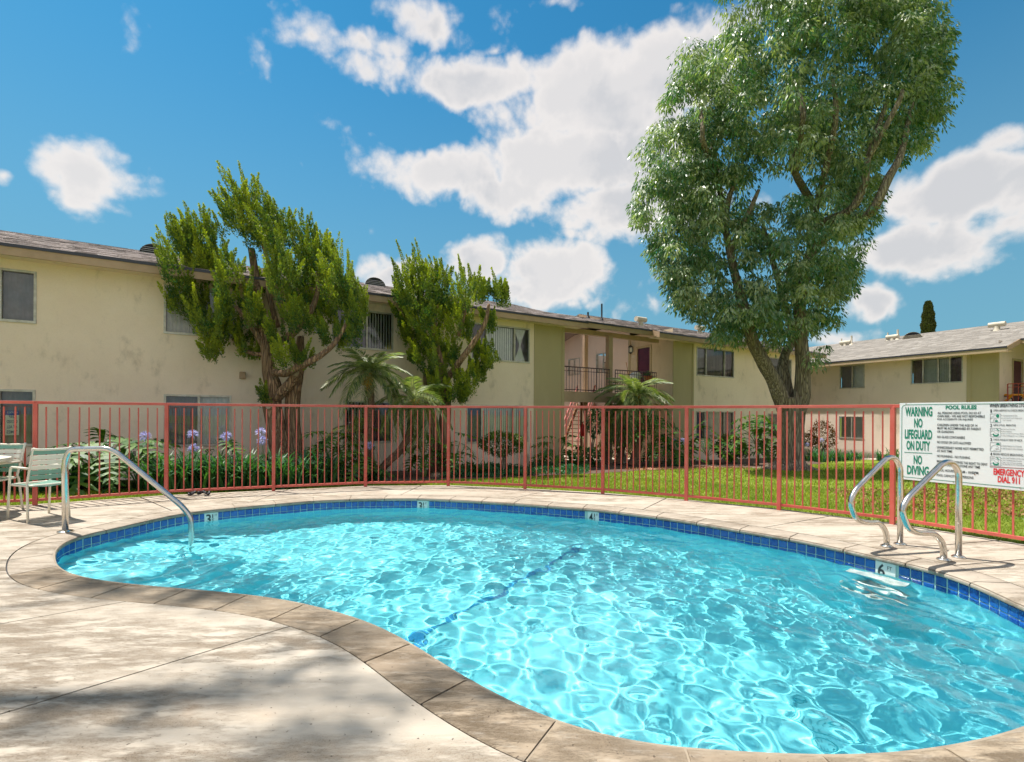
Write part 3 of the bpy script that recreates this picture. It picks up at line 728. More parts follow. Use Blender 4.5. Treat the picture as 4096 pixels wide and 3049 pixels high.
# ------------------------------------------------------------------ frames for flat walls
class Frame:
    def __init__(s, d, nin, c): s.d = Vector((d[0], d[1], 0)).normalized(); s.n = Vector((nin[0], nin[1], 0)).normalized(); s.c = c
    def P(s, a, o, z): p = s.d * a + s.n * (s.c - o); return Vector((p.x, p.y, z))
    def px(s, x, y, o=0):
        r = ray(x, y); t = (s.c - o) / (s.n.x * r.x + s.n.y * r.y); p = Vector((r.x * t, t, EYE + r.z * t)); return p.dot(s.d), p.z
def fbox(mb, fr, a0, a1, o0, o1, z0, z1):
    return mb.hexa([fr.P(a0, o0, z0), fr.P(a1, o0, z0), fr.P(a1, o1, z0), fr.P(a0, o1, z0), fr.P(a0, o0, z1), fr.P(a1, o0, z1), fr.P(a1, o1, z1), fr.P(a0, o1, z1)])
def wall_sheet(fr, a0, a1, z0, z1, holes, mat, parent, o=0, reveal=.11, name='wall'):
    mb = MB(); As = sorted({a0, a1, *[h[0] for h in holes], *[h[1] for h in holes]}); Zs = sorted({z0, z1, *[h[2] for h in holes], *[h[3] for h in holes]})
    for i in range(len(As) - 1):
        for j in range(len(Zs) - 1):
            ca, cz = (As[i] + As[i + 1]) / 2, (Zs[j] + Zs[j + 1]) / 2
            if any(h[0] < ca < h[1] and h[2] < cz < h[3] for h in holes): continue
            mb.add([fr.P(As[i], o, Zs[j]), fr.P(As[i + 1], o, Zs[j]), fr.P(As[i + 1], o, Zs[j + 1]), fr.P(As[i], o, Zs[j + 1])], [(0, 1, 2, 3)])
    for (b0, b1, y0_, y1_) in holes:
        for (p, q_) in (((b0, y0_), (b1, y0_)), ((b1, y0_), (b1, y1_)), ((b1, y1_), (b0, y1_)), ((b0, y1_), (b0, y0_))):
            mb.add([fr.P(p[0], o, p[1]), fr.P(q_[0], o, q_[1]), fr.P(q_[0], o - reveal, q_[1]), fr.P(p[0], o - reveal, p[1])], [(0, 1, 2, 3)])
    return mb.build(name, mat, parent)
SLAT = {}
def window(fr, parent, a0, a1, z0, z1, mull, panes, o=0, label=None):
    ft = .032; mb = MB(); zt = z1 - ft; zb = z0 + ft
    fbox(mb, fr, a0 - .012, a1 + .012, o - .07, o + .014, zt, z1 + .012); fbox(mb, fr, a0 - .012, a1 + .012, o - .07, o + .03, z0 - .02, zb)
    fbox(mb, fr, a0 - .012, a0 + ft, o - .072, o + .012, zb, zt); fbox(mb, fr, a1 - ft, a1 + .012, o - .072, o + .012, zb, zt)
    for m_ in mull: fbox(mb, fr, m_ - .024, m_ + .024, o - .071, o + .006, zb, zt)
    w = mb.build('window', M['alu'], parent)
    if label: w['label'] = label
    edges = [a0 + ft] + list(mull) + [a1 - ft]
    for k in range(len(edges) - 1):
        e0, e1 = edges[k], edges[k + 1]; ty = panes[k]
        g = MB(); g.add([fr.P(e0, o - .035 - .012 * (k % 2), zb), fr.P(e1, o - .035 - .012 * (k % 2), zb), fr.P(e1, o - .035 - .012 * (k % 2), zt), fr.P(e0, o - .035 - .012 * (k % 2), zt)], [(0, 1, 2, 3)])
        g.build('pane', M['glass'], w)
        if ty in 'bgs':
            wd = .089; n = max(1, int(round((e1 - e0) / .083))); ang = {'b': R(18), 'g': R(8), 's': R(52)}[ty]
            mat = M['blindgrey'] if ty == 'g' else M['blind']
            key = (round(zt - zb, 2), ty, fr.c)
            for q_ in range(n):
                c = fr.P(e0 + (q_ + .5) * (e1 - e0) / n, o - .13, (zb + zt) / 2)
                if key not in SLAT:
                    s_ = MB(); h = (zt - zb) / 2; s_.add([(-wd / 2, 0, -h), (0, .006, -h), (wd / 2, 0, -h), (wd / 2, 0, h), (0, .006, h), (-wd / 2, 0, h)], [(0, 1, 4, 5), (1, 2, 3, 4)])
                    so = s_.build('slat', mat, w); SLAT[key] = so
                else: so = SLAT[key].copy(); COL.objects.link(so); so.parent = w
                so.matrix_parent_inverse = Matrix(); so.matrix_basis = root_m(w).inverted() @ (Matrix.Translation(c) @ Matrix.Rotation(math.atan2(fr.d.y, fr.d.x) + ang + random.uniform(-.05, .05), 4, 'Z'))
        elif ty in 'cmu':
            c_ = MB(); n = 40
            for q_ in range(n + 1):
                a = e0 + (e1 - e0) * q_ / n; oo = o - .13 + .018 * math.sin(q_ * 1.25) + .008 * math.sin(q_ * .51); c_.v += [tuple(fr.P(a, oo, zb)), tuple(fr.P(a, oo, zt))]
            c_.f += [(2 * i, 2 * i + 2, 2 * i + 3, 2 * i + 1) for i in range(n)]
            c_.build('curtain', {'c': M['curtain'], 'm': M['curtainmauve'], 'u': M['curtainblue']}[ty], w, smooth='all')
        elif ty == 'h':
            c_ = MB(); mid = (e0 + e1) / 2; n = 26; hw_ = (e1 - e0) / 2 * .82; rows = 14
            for r_ in range(rows + 1):
                t = r_ / rows; z = zb + (zt - zb) * t; f = .12 + .88 * abs(2 * t - 1) ** 1.15
                for q_ in range(n + 1): u_ = q_ / n * 2 - 1; c_.v.append(tuple(fr.P(mid + u_ * hw_ * f, o - .12 + .012 * math.sin(q_ * 1.6), z)))
            c_.f += [(r_ * (n + 1) + q_, r_ * (n + 1) + q_ + 1, (r_ + 1) * (n + 1) + q_ + 1, (r_ + 1) * (n + 1) + q_) for r_ in range(rows) for q_ in range(n)]
            c_.build('curtain', M['white'], w, smooth='all')
    rb = MB(); fbox(rb, fr, a0, a1, o - 1.2, o - .75, z0 - .1, z1 + .1); rb.build('dark_backing', M['darkroom'], w)  # black backing box, its colour stands in for the unlit room
    return (a0, a1, z0, z1)
def wpx(fr, xl, yt, xr, yb_, o=0):
    a0, z1 = fr.px(xl, yt[0] if hasattr(yt, '__len__') else yt, o); a1, z0 = fr.px(xr, yb_[1] if hasattr(yb_, '__len__') else yb_, o)
    return a0, a1, z0, z1
def roof(fr, segs, c_eave_o, W_, z_e, z_r, mat, parent, expo=.16, wd=.31, back=True, seed=1):
    """front slope shingles. segs: (a0,a1,o_front,W) o = outward offset of the eave from the wall plane"""
    rg = np.random.RandomState(seed); V = []; F = []; T = []
    for (a0, a1, of, Wd) in segs:
        pitch = (z_r - z_e) / W_; ob = c_eave_o - Wd
        nrow = int(math.hypot(of - ob, (of - ob) * pitch) / expo); dx = (of - ob) / nrow
        for r_ in range(nrow):
            oo = of - r_ * dx; z = z_e + (c_eave_o - oo) * pitch; a = a0 - rg.uniform(0, wd)
            while a < a1:
                w_ = wd * rg.uniform(.55, 1.25); s0, s1 = max(a, a0), min(a + w_ - .004, a1); a += w_
                if s1 - s0 < .02: continue
                t = .001 + rg.choice([0, .003, .007]); lo = oo + rg.uniform(-.012, .012) + .004; hi = oo - dx - .02
                zl = z_e + (c_eave_o - lo) * pitch; zh = z_e + (c_eave_o - hi) * pitch
                k = len(V); V += [fr.P(s0, lo, zl), fr.P(s1, lo, zl), fr.P(s0, lo, zl + t + .006), fr.P(s1, lo, zl + t + .006), fr.P(s1, hi, zh + .004), fr.P(s0, hi, zh + .004)]
                F += [(k, k + 1, k + 3, k + 2), (k + 2, k + 3, k + 4, k + 5)]; tt = rg.uniform(0, 1) ** 1.5; T += [tt * .3, tt]
    o = np_mesh('shingles', [tuple(v) for v in V], F, mat, parent, tint=T); o['kind'] = 'stuff'; return o

# ------------------------------------------------------------------ building 1 (long, left)
F1 = Frame((.8536, .5210), (-.5210, .8536), 13.85)
bld = thing('apartment_building', 'long tan stucco two storey apartment building with brown shingle roof behind the fence', 'building', F1.P(0, -4, -.3))
def a1(x, y=1600, o=0): return F1.px(x, y, o)[0]
sA0 = -24.0; sOl = a1(2135); sL = a1(2256); sR = a1(2690); sOr = a1(2774); sE = a1(3205)
ZE, ZR, OV = 4.64, 6.20, .60; TOP = 4.50
specs = [  # px left, top(left), px right, bottom(right), mullion px, panes, label
    (-150, 1056, 143, 1292, [-2], 'bg', None), (658, 1140, 935, 1352, [795], 'cb', None),
    (-135, 1556, 138, 1781, [-5], 'bg', None), (658, 1579, 922, 1779, [796], 'gb', None),
    (1330, 1228, 1571, 1404, [1467], 'ms', None), (1375, 1604, 1566, 1768, [1468], 'sm', None),
    (1885, 1290, 2117, 1452, [1945, 2058], 'mbh', 'upper window with a white curtain tied at the waist in its right pane'),
    (1866, 1620, 2112, 1765, [1928, 2057], 'ubb', None)]
holesA = []
for sp in specs:
    h = wpx(F1, sp[0], sp[1], sp[2], sp[3]); holesA.append(h)
GB = -1.0
wall_sheet(F1, sA0, sOl, GB, TOP, holesA, M['stucco'], bld)
for sp, h in zip(specs, holesA): window(F1, bld, *h, [a1(m, 1500) for m in sp[4]], sp[5], label=sp[6])
# olive panels with trims
def olive(s0, s1, o=0):
    mb = MB(); fbox(mb, F1, s0, s1, -.05, o, GB, TOP); mb.build('board_panel', M['olive'], bld)
    mb = MB()
    for z in (F1.px(2200, 1549)[1], F1.px(2200, 1775)[1]): fbox(mb, F1, s0 + .06, s1 - .08, o, o + .006, z - .02, z + .0); 
    mb.build('panel_trim', M['olive'], bld)
    mb = MB(); fbox(mb, F1, s1 - .08, s1 + .03, -.05, .022, GB, TOP - .004); fbox(mb, F1, s0 - .02, s0 + .03, -.05, .022, GB, TOP - .006); mb.build('corner_board', M['olive'], bld)
olive(sOl + .02, sL - .03); olive(sR + .03, sOr - .03)
specC = [(2787, 1388, 2935, 1512, [2824, 2899], 'gsm', None), (2784, 1646, 2933, 1751, [2821, 2898], 'ucm', None), (3072, 1655, 3165, 1744, [3118], 'mb', None), (3078, 1430, 3165, 1540, [3120], 'gb', None)]
holesC = [wpx(F1, *sp[:4]) for sp in specC]
wall_sheet(F1, sOr, sE, GB - .4, TOP, holesC, M['stucco'], bld)
for sp, h in zip(specC, holesC): window(F1, bld, *h, [a1(m, 1500) for m in sp[4]], sp[5])
# side, back and inner walls
DEEP = 10.0
def side(fr, a, o0, o1, z0, z1, mat, nm='wall'):
    mb = MB(); mb.add([fr.P(a, o0, z0), fr.P(a, o1, z0), fr.P(a, o1, z1), fr.P(a, o0, z1)], [(0, 1, 2, 3)]); return mb.build(nm, mat, bld)
def gable(a, nm='gable'):
    mb = MB(); p = (ZR - ZE) / 5.0; zt = ZE + OV * p
    mb.add([F1.P(a, 0, GB - .4), F1.P(a, -DEEP, GB - .4), F1.P(a, -DEEP, TOP), F1.P(a, -4.4, ZR - .12), F1.P(a, 0, TOP)], [(0, 1, 2, 3, 4)]); mb.build(nm, M['stucco3'] if a < sR else M['stucco2'], bld)
gable(sL); gable(sA0); gable(sE)
side(F1, 0, 0, 0, 0, 0, M['stucco']) if False else None
mb = MB(); mb.add([F1.P(sA0, -DEEP, GB), F1.P(sL, -DEEP, GB), F1.P(sL, -DEEP, TOP), F1.P(sA0, -DEEP, TOP)], [(0, 1, 2, 3)]); mb.add([F1.P(sR, -DEEP, GB), F1.P(sE, -DEEP, GB), F1.P(sE, -DEEP, TOP), F1.P(sR, -DEEP, TOP)], [(0, 1, 2, 3)]); mb.build('wall', M['stucco'], bld)
# return wall with door (plane s = sR, seen from the breezeway)
FR = Frame(F1.n, F1.d, sR)       # along = depth (n.P), outward = -d1
dF = 13.85; dJ = dF + 2.5
def fr_px(x, y, o=0): return FR.px(x, y, o)
zf2 = F1.px(2300, 1569)[1]
dr = (fr_px(2600, 1450)[0], fr_px(2551, 1450)[0]); dz1 = fr_px(2575, 1392)[1]
holesR = [(min(dr), max(dr), zf2, dz1)]
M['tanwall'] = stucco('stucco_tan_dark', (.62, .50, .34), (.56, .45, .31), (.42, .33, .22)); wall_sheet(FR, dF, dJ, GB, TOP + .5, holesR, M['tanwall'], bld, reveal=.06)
wh = []
for (xl, yt, xr, yb_) in ((2385, 1409, 2440, 1492), (2273, 1432, 2319, 1502)):
    b0, z1 = fr_px(xr, yt); b1, z0 = fr_px(xl, yb_); wh.append((b0, b1, z0, z1))
wall_sheet(FR, dJ, dF + DEEP, GB, 5.6, wh, M['stucco3'], bld, reveal=.08)
for h in wh: window(FR, bld, *h, [(h[0] + h[1]) / 2], 'bg')
mb = MB(); fbox(mb, FR, dJ - .06, dJ + .06, 0, .03, GB, TOP + .5); mb.build('corner_board', M['olive'], bld)
mb = MB(); fbox(mb, FR, min(dr) + .02, max(dr) - .02, -.05, -.01, zf2, dz1 - .02); dob = mb.build('door', M['door'], bld)
mb = MB(); c = FR.P(max(dr) - .09, .03, zf2 + .95); mb.box(c, (.05, .05, .05)); mb.box(c + Vector((0, 0, .14)), (.04, .04, .04)); mb.build('handle', M_('brass', (.6, .42, .15), .3, 1)[0], dob, bevel=.01)
mb = MB(); fbox(mb, FR, min(dr) - .09, min(dr), -.02, .03, zf2, dz1 + .09); fbox(mb, FR, max(dr), max(dr) + .09, -.02, .03, zf2, dz1 + .09); fbox(mb, FR, min(dr), max(dr), -.02, .03, dz1, dz1 + .09); mb.build('door_frame', varied('door_trim', (.52, .40, .24), (.46, .35, .2), 3, .6), bld)
cl = fr_px(2531, 1401); lc = FR.P(cl[0], .14, cl[1]); lamp = MB(); lamp.box(lc, (.13, .13, .22)); lb = lamp.build('lamp_glass', M['lampglass'], None)
lt = thing('wall_lantern', 'black framed wall lantern left of the plum door above the balcony', 'wall lamp', lc); lb.parent = lt; lb.matrix_parent_inverse = ORIG[lt.name].inverted()
mb = MB()
for sx in (-1, 1):
    for sy in (-1, 1): mb.box(lc + Vector((sx * .07, sy * .07, 0)), (.016, .016, .24))
mb.lathe(lc + Vector((0, 0, .12)), [(.12, 0), (.10, .03), (.03, .09), (.01, .11)], 8); mb.lathe(lc + Vector((0, 0, -.14)), [(.02, -.05), (.06, 0), (.09, .02)], 8); mb.bar(lc + Vector((0, 0, .16)), FR.P(cl[0], 0, cl[1] + .05), .02); mb.build('lantern_frame', M['black'], lt)
nm = fr_px(2533, 1425); text('12', M['markwhite'], bld, FR.P(nm[0] + .07, .004, nm[1] - .06), -FR.d, (0, 0, 1), .15, .1)
# balcony slab, header beam, posts, railing
mb = MB(); fbox(mb, F1, sL, sR, -2.9, -.02, zf2 - .12, zf2); mb.build('balcony_floor', M['walk'], bld)
mb = MB(); fbox(mb, F1, sL, sR, -.02, .03, zf2 - .36, zf2 + .02); mb.build('balcony_fascia', M['taupe'], bld)
hb = F1.px(2300, 1312, -.35)[1]
mb = MB(); fbox(mb, F1, sL, a1(2632, 1340, -.35), -.45, -.30, hb - .20, TOP + .06); mb.build('header_beam', M['taupe'], bld)
p0, p1 = a1(2443, 1500), a1(2458, 1500)
mb = MB(); fbox(mb, F1, p0, p1, -.30, -.10, -.7, hb - .19); mb.build('post', M['taupe'], bld)
p0, p1 = a1(2338, 1450, -2.6), a1(2352, 1450, -2.6)
mb = MB(); fbox(mb, F1, p0, p1, -2.75, -2.6, -.7, 4.9); mb.build('post', M['taupe'], bld)
def railing(fr, s0, s1, o, zf, h, mat, parent, sp=.125, nm='balcony_railing', slope=0):
    mb = MB(); mb.bar(fr.P(s0, o, zf + h), fr.P(s1, o, zf + h + slope), .045, .035); mb.bar(fr.P(s0, o, zf + .09), fr.P(s1, o, zf + .09 + slope), .03, .03); mb.bar(fr.P(s0, o, zf + h - .14), fr.P(s1, o, zf + h - .14 + slope), .02, .02)
    rl = mb.build(nm, mat, parent); n = int((s1 - s0) / sp); b0 = None
    for k in range(n + 1):
        s = s0 + (s1 - s0) * k / n; big = k % 12 == 0; b = MB(); dz_ = slope * k / n; b.bar(fr.P(s, o, zf + .02 + dz_), fr.P(s, o, zf + h + dz_), .03 if big else .016); b.build('baluster', mat, rl)
    return rl
railing(F1, sL + .02, a1(2438, 1500, -.06), -.06, zf2, .92, M['darkrail'], bld); railing(F1, a1(2461, 1500, -.06), a1(2626, 1500, -.06), -.06, zf2, .92, M['darkrail'], bld)
# broom, planter, grill on the balcony
s_, z_ = F1.px(2518, 1480, -1.2); br = thing('broom', 'wooden handled broom leaning beside the plum door', 'broom', F1.P(s_, -1.2, zf2)); mb = MB(); mb.tube([F1.P(s_ - .1, -1.0, zf2 + .2), F1.P(s_, -1.4, zf2 + 1.45)], .014, 6); mb.build('handle', M['stringer'], br); mb = MB(); mb.bar(F1.P(s_ - .26, -1.0, zf2 + .1), F1.P(s_ + .06, -1.0, zf2 + .1), .06, .2); mb.build('bristles', M['mulch'], br)
s_ = a1(2543, 1510, -.7); gr = thing('barbecue_grill', 'small pale lidded barbecue grill standing on the balcony', 'grill', F1.P(s_, -.7, zf2)); mb = MB(); mb.lathe(F1.P(s_, -.7, zf2 + .62), [(.05, 0), (.2, .06), (.26, .16), (.25, .24), (.16, .33), (.03, .36)], 14); mb.build('lid', M['lampglass'], gr, smooth=True); mb = MB()
for k in range(3): a = k * 2.09; mb.tube([F1.P(s_, -.7, zf2 + .66) + Vector((.12 * math.cos(a), .12 * math.sin(a), 0)), F1.P(s_, -.7, zf2) + Vector((.28 * math.cos(a), .28 * math.sin(a), 0))], .012, 6)
mb.build('stand', M['black'], gr)
# roof
segs = [(sA0 - .4, a1(2352, 1290, OV), OV, 5.0), (a1(2352, 1290, OV), a1(2640, 1320, OV), OV - .38, 2.65), (a1(2640, 1320, OV), F1.px(3306, 1408, OV)[0], OV, 5.0)]
rf_thing = bld
roof(F1, segs, OV, 5.0, ZE, ZR, M['shingle'], bld, .17, .33)
pitch = (ZR - ZE) / 5.0
for k, (s0, s1, of, Wd) in enumerate(segs):
    ob = OV - Wd; z0 = ZE + (OV - of) * pitch; z1 = ZE + Wd * pitch; mb = MB()
    P = [F1.P(s0, of - .02, z0 - .05), F1.P(s1, of - .02, z0 - .05), F1.P(s1, ob, z1 - .05), F1.P(s0, ob, z1 - .05)]
    mb.hexa([*P, *[p + Vector((0, 0, .045)) for p in P]]); mb.build('roof_deck', M['taupe'], bld)
    mb = MB(); fbox(mb, F1, s0, s1, of - .05, of, z0 - .225, z0 - .03); mb.build('fascia', M['fascia'], bld)
    mb = MB(); fbox(mb, F1, s0 - .01, s1 + .01, of, of + .02, z0 - .06, z0 + .004); mb.build('drip_edge', M['drip'], bld)
    if k != 1:
        mb = MB(); zz = z1; zb2 = zz - (DEEP + 1 - 4.4) * pitch * .85
        P = [F1.P(s0, ob, zz - .05), F1.P(s1, ob, zz - .05), F1.P(s1, -DEEP - .6, ZE - .1), F1.P(s0, -DEEP - .6, ZE - .1)]; mb.hexa([*P, *[p + Vector((0, 0, .06)) for p in P]]); mb.build('roof_deck', M['shingle'], bld)
        for s in (s0, s1):   # barge boards closing the slope ends
            mb = MB(); mb.hexa([F1.P(s - .02, of, z0 - .22), F1.P(s + .02, of, z0 - .22), F1.P(s + .02, ob, z1 - .22), F1.P(s - .02, ob, z1 - .22), F1.P(s - .02, of, z0 - .005), F1.P(s + .02, of, z0 - .005), F1.P(s + .02, ob, z1 - .005), F1.P(s - .02, ob, z1 - .005)]); mb.build('barge_board', M['fascia'], bld)
def soffit(fr, s0, s1, of, z, par, mat=None):
    mb = MB(); mb.add([fr.P(s0, -.02, z), fr.P(s1, -.02, z), fr.P(s1, of - .05, z), fr.P(s0, of - .05, z)], [(0, 1, 2, 3)]); mb.build('soffit', mat or M['stucco'], par)
soffit(F1, segs[0][0], segs[0][1], OV, TOP - .03, bld); soffit(F1, segs[2][0], segs[2][1], OV, TOP - .03, bld)
mb = MB(); mb.add([F1.P(sL, OV - .4, TOP + .05), F1.P(sR, OV - .4, TOP + .05), F1.P(sR, -2.0, TOP + .75), F1.P(sL, -2.0, TOP + .75)], [(0, 1, 2, 3)]); mb.build('soffit', M['stucco2'], bld)
# roof vents
def half_round_vent(fr, x, y, of_deep, w=.55, par=None, zs=None, mat=None):
    a, _ = fr.px(x, y, of_deep); z = zs; mb = MB(); n = 14; r = w / 2
    for o_, in ((of_deep,), (of_deep - .55,)):
        for i in range(n + 1): t = math.pi * i / n; mb.v.append(tuple(fr.P(a - r * math.cos(t), o_, z + r * .85 * math.sin(t) * (1 if o_ == of_deep else .55))))
    mb.f += [(i, i + 1, n + 2 + i, n + 1 + i) for i in range(n)]
    v = mb.build('roof_vent', mat or M['vent'], par, smooth='all')
    mb = MB(); mb.v = [tuple(fr.P(a - (r - .03) * math.cos(math.pi * i / n), of_deep - .04, z + (r - .03) * .85 * math.sin(math.pi * i / n))) for i in range(n + 1)]; mb.f = [tuple(range(n + 1))]; mb.build('vent_screen', M['darkroom'], v)
    for k in range(4): zz = z + .03 + k * .055; ww = math.sqrt(max(.001, 1 - ((zz - z) / (r * .85)) ** 2)) * r * .95; mb = MB(); mb.bar(fr.P(a - ww, of_deep - .01, zz), fr.P(a + ww, of_deep - .01, zz + 0), .05, .012); mb.build('louvre', mat or M['vent'], v)
def on_roof(fr, o_): return ZE + (OV - o_) * pitch
for (x, y) in ((621, 1018), (1502, 1143)): half_round_vent(F1, x, y, -3.6, .75, bld, on_roof(F1, -3.6) - .02, M_('galvanised', (.42, .43, .42), .5, .3)[0])
def pipe_vent(fr, x, y, o_, z, h, r, par, mat):
    a, _ = fr.px(x, y, o_); mb = MB(); p = fr.P(a, o_, z - .05); mb.lathe(p, [(r * 3, 0), (r * 1.6, .12), (r, .16), (r, h)], 10); mb.build('vent_pipe', mat, par, smooth=True)
def box_vent(fr, x, y, o_, z, par, mat):
    a, _ = fr.px(x, y, o_); mb = MB(); p = fr.P(a, o_, z); mb.lathe(p - Vector((0, 0, .1)), [(.2, 0), (.11, .16), (.11, .3)], 10); mb.tube([p + fr.d * -.3 + Vector((0, 0, .28)), p + fr.d * .3 + Vector((0, 0, .28))], .12, 10); mb.build('roof_vent', mat, par, smooth=True)
pipe_vent(F1, 2407, 1250, -1.6, on_roof(F1, -1.6), .75, .035, bld, M['black']); pipe_vent(F1, 2352, 1245, -1.8, on_roof(F1, -1.8), .3, .04, bld, M['black'])
box_vent(F1, 2563, 1280, -1.7, on_roof(F1, -1.7), bld, M['vent']); box_vent(F1, 2800, 1320, -2.2, on_roof(F1, -2.2), bld, M['vent'])
# small wall light and downpipe
a_, z_ = F1.px(970, 1502); mb = MB(); fbox(mb, F1, a_ - .07, a_ + .07, 0, .11, z_ - .08, z_ + .08); mb.build('wall_light', M['fascia'], bld, bevel=.01)
for x in (3193, 3205): mb = MB(); a_ = a1(x); mb.tube([F1.P(a_, .06, -.9), F1.P(a_, .06, 4.4)], .045, 8); mb.build('downpipe', M['stucco3'], bld)
for (x, y0_, y1_) in ((2088, 1812, 1870), (2112, 1815, 1872)):
    a_, z1 = F1.px(x, y0_, .1); mb = MB(); mb.tube([F1.P(a_, .1, z1 - .75), F1.P(a_, .1, z1)], .022, 8); mb.build('standpipe', M['vent'], bld)
# paper notice behind the lower left window glass
a0_, z1_ = F1.px(21, 1643, -.06); a1_, z0_ = F1.px(76, 1741, -.06)
nt2 = thing('paper_notice', 'white paper notice with blue strip behind the lower left window glass', 'notice', F1.P(a0_, -.06, z0_)); mb = MB(); fbox(mb, F1, a0_, a1_, -.066, -.063, z0_, z1_); mb.build('sheet', M['markwhite'], nt2)
mb = MB(); fbox(mb, F1, a0_, a1_, -.063, -.062, z1_ - .09, z1_); mb.build('strip', M_('blue_print', (.03, .05, .3), .5)[0], nt2)
for k, (w_, zz) in enumerate((('NOTICE', .93), ('KEEP', .70), ('CLOSED', .49), ('AT ALL', .28), ('TIMES', .07))):
    H = z1_ - z0_; ww = (a1_ - a0_) * (.5 if len(w_) == 4 else .78); ca = (a0_ + a1_) / 2
    text(w_, M['white'] if k == 0 else M_('blue_ink', (.03, .05, .22), .5)[0], nt2, F1.P(ca + ww / 2, -.0605, z0_ + H * zz - (.02 if k == 0 else 0)), -F1.d, (0, 0, 1), ww, H * (.075 if k == 0 else .13), bold=.02)
# ------------------------------------------------------------------ breezeway: staircase, courtyard wall
stair = thing('staircase', 'open tread staircase with red handrails rising behind the balcony', 'staircase', (at(2287, 1790, 22.0).x, 22.0, -.6))
rd = (F1.d * .8 + F1.n * .6).normalized(); wd3 = (F1.n * .8 - F1.d * .6).normalized(); bp0 = at(2287, 1790, 22.0); bp0.z = 0
for k in range(-3, 11):
    z = -.05 + k * .185; c = bp0 + rd * (.27 * k); c.z = z; mb = MB(); mb.bar(c - wd3 * .42, c + wd3 * .42, .29, .045); mb.build('tread', M['tread'], stair)
for sgn in (-1, 1):
    a_0 = bp0 + rd * (.27 * -3.4) + wd3 * .45 * sgn; b_0 = bp0 + rd * (.27 * 10.6) + wd3 * .45 * sgn; a_0.z = -.05 - 3.4 * .185 - .06; b_0.z = -.05 + 10.6 * .185 - .06
    mb = MB(); mb.bar(a_0, b_0, .05, .26); mb.build('stringer', M['stringer'], stair)
    mb = MB(); mb.bar(a_0 + Vector((0, 0, .98)), b_0 + Vector((0, 0, .98)), .045); mb.bar(a_0 + Vector((0, 0, .62)), b_0 + Vector((0, 0, .62)), .025); mb.build('handrail', M['redrail'], stair)
    for k in range(14): p = a_0.lerp(b_0, (k + .5) / 14); mb = MB(); mb.bar(p, p + Vector((0, 0, .97)), .02); mb.build('baluster', M['redrail'], stair)
ex = F1.px(2330, 1720, -.9); exo = thing('fire_extinguisher', 'red fire extinguisher box hanging beside the stairs', 'fire extinguisher', F1.P(ex[0], -.9, ex[1])); mb = MB(); mb.lathe(F1.P(ex[0], -.9, ex[1] - .25), [(.07, 0), (.08, .02), (.08, .4), (.05, .46), (.02, .5), (.02, .54)], 12); mb.build('cylinder_body', M['redpaint'], exo, smooth=True); mb = MB(); mb.bar(F1.P(ex[0] - .05, -.85, ex[1] + .3), F1.P(ex[0] + .08, -.85, ex[1] + .32), .03); mb.build('handle', M['black'], exo)
mb = MB(); mb.bar(F1.P(ex[0], -.98, -.6), F1.P(ex[0], -.98, zf2 - .1), .08); mb.build('newel_post', M['stringer'], stair)
ct = thing('courtyard_wall', 'cream garden wall closing the courtyard behind the stairs', 'wall', F1.P(sL + 2, -DEEP, -.6)); mb = MB(); fbox(mb, F1, sL, sR, -DEEP - .2, -DEEP, -1, 5.2); mb.build('wall_face', M['stucco3'], ct)
mb = MB(); q = [F1.P(sL, .2, 0), F1.P(sR, .2, 0), F1.P(sR, -DEEP, 0), F1.P(sL, -DEEP, 0)]
terrain_poly('courtyard_path', [F1.P(sL, -.3, 0), F1.P(sR, -.3, 0), F1.P(sR, -DEEP, 0), F1.P(sL, -DEEP, 0)], M['walk'], .03)

# ------------------------------------------------------------------ building 2 (right)
F2 = Frame((.452, -.892), (.892, .452), 27.9)
b2 = thing('apartment_building', 'peach stucco apartment building with grey shingle roof at the right', 'building', F2.P(F2.px(3500, 1700)[0], -4, -.8))
def a2(x, y=1600, o=0): return F2.px(x, y, o)[0]
E2, R2, OV2 = 4.28, 6.0, .68; T2 = 4.14
sp2 = [(3360, 1466, 3458, 1551, [3408], 'gb'), (3645, 1441, 3850, 1528, [3691, 3752, 3798], 'mssm'), (3357, 1666, 3455, 1755, [3407], 'cb')]
h2 = [wpx(F2, *s[:4]) for s in sp2]; b2L = a2(3180) - 4; b2O = a2(3870); b2R = a2(3993)
wall_sheet(F2, b2L, b2O, -1.6, T2, h2, M['stucco2'], b2)
for s, h in zip(sp2, h2): window(F2, b2, *h, [a2(m) for m in s[4]], s[5])
mb = MB(); fbox(mb, F2, b2O, b2R, -.05, 0.0, -1.6, T2); mb.build('board_panel', M['olive'], b2)
mb = MB(); fbox(mb, F2, b2O - .03, b2O + .12, -.05, .022, -1.6, T2 - .004); fbox(mb, F2, b2R - .1, b2R + .02, -.05, .022, -1.6, T2 - .006); mb.build('corner_board', M['olive'], b2)
FR2 = Frame((F2.n.x, F2.n.y), (-F2.d.x, -F2.d.y), -b2R)   # faces along +d2
zf = 1.80; dd0 = FR2.px(4051, 1500)[0]; dd1 = dd0 + .92
wall_sheet(FR2, 27.9, 27.9 + 9, -1.6, T2 + .5, [(dd0, dd1, zf, zf + 2.05)], M['stucco2'], b2, reveal=.06)
mb = MB(); fbox(mb, FR2, dd0 + .02, dd1 - .02, -.05, -.01, zf, zf + 2.03); dob = mb.build('door', M['door'], b2); mb = MB(); mb.box(FR2.P(dd1 - .1, .03, zf + .95), (.05, .05, .05)); mb.build('handle', M['yellow'], dob)
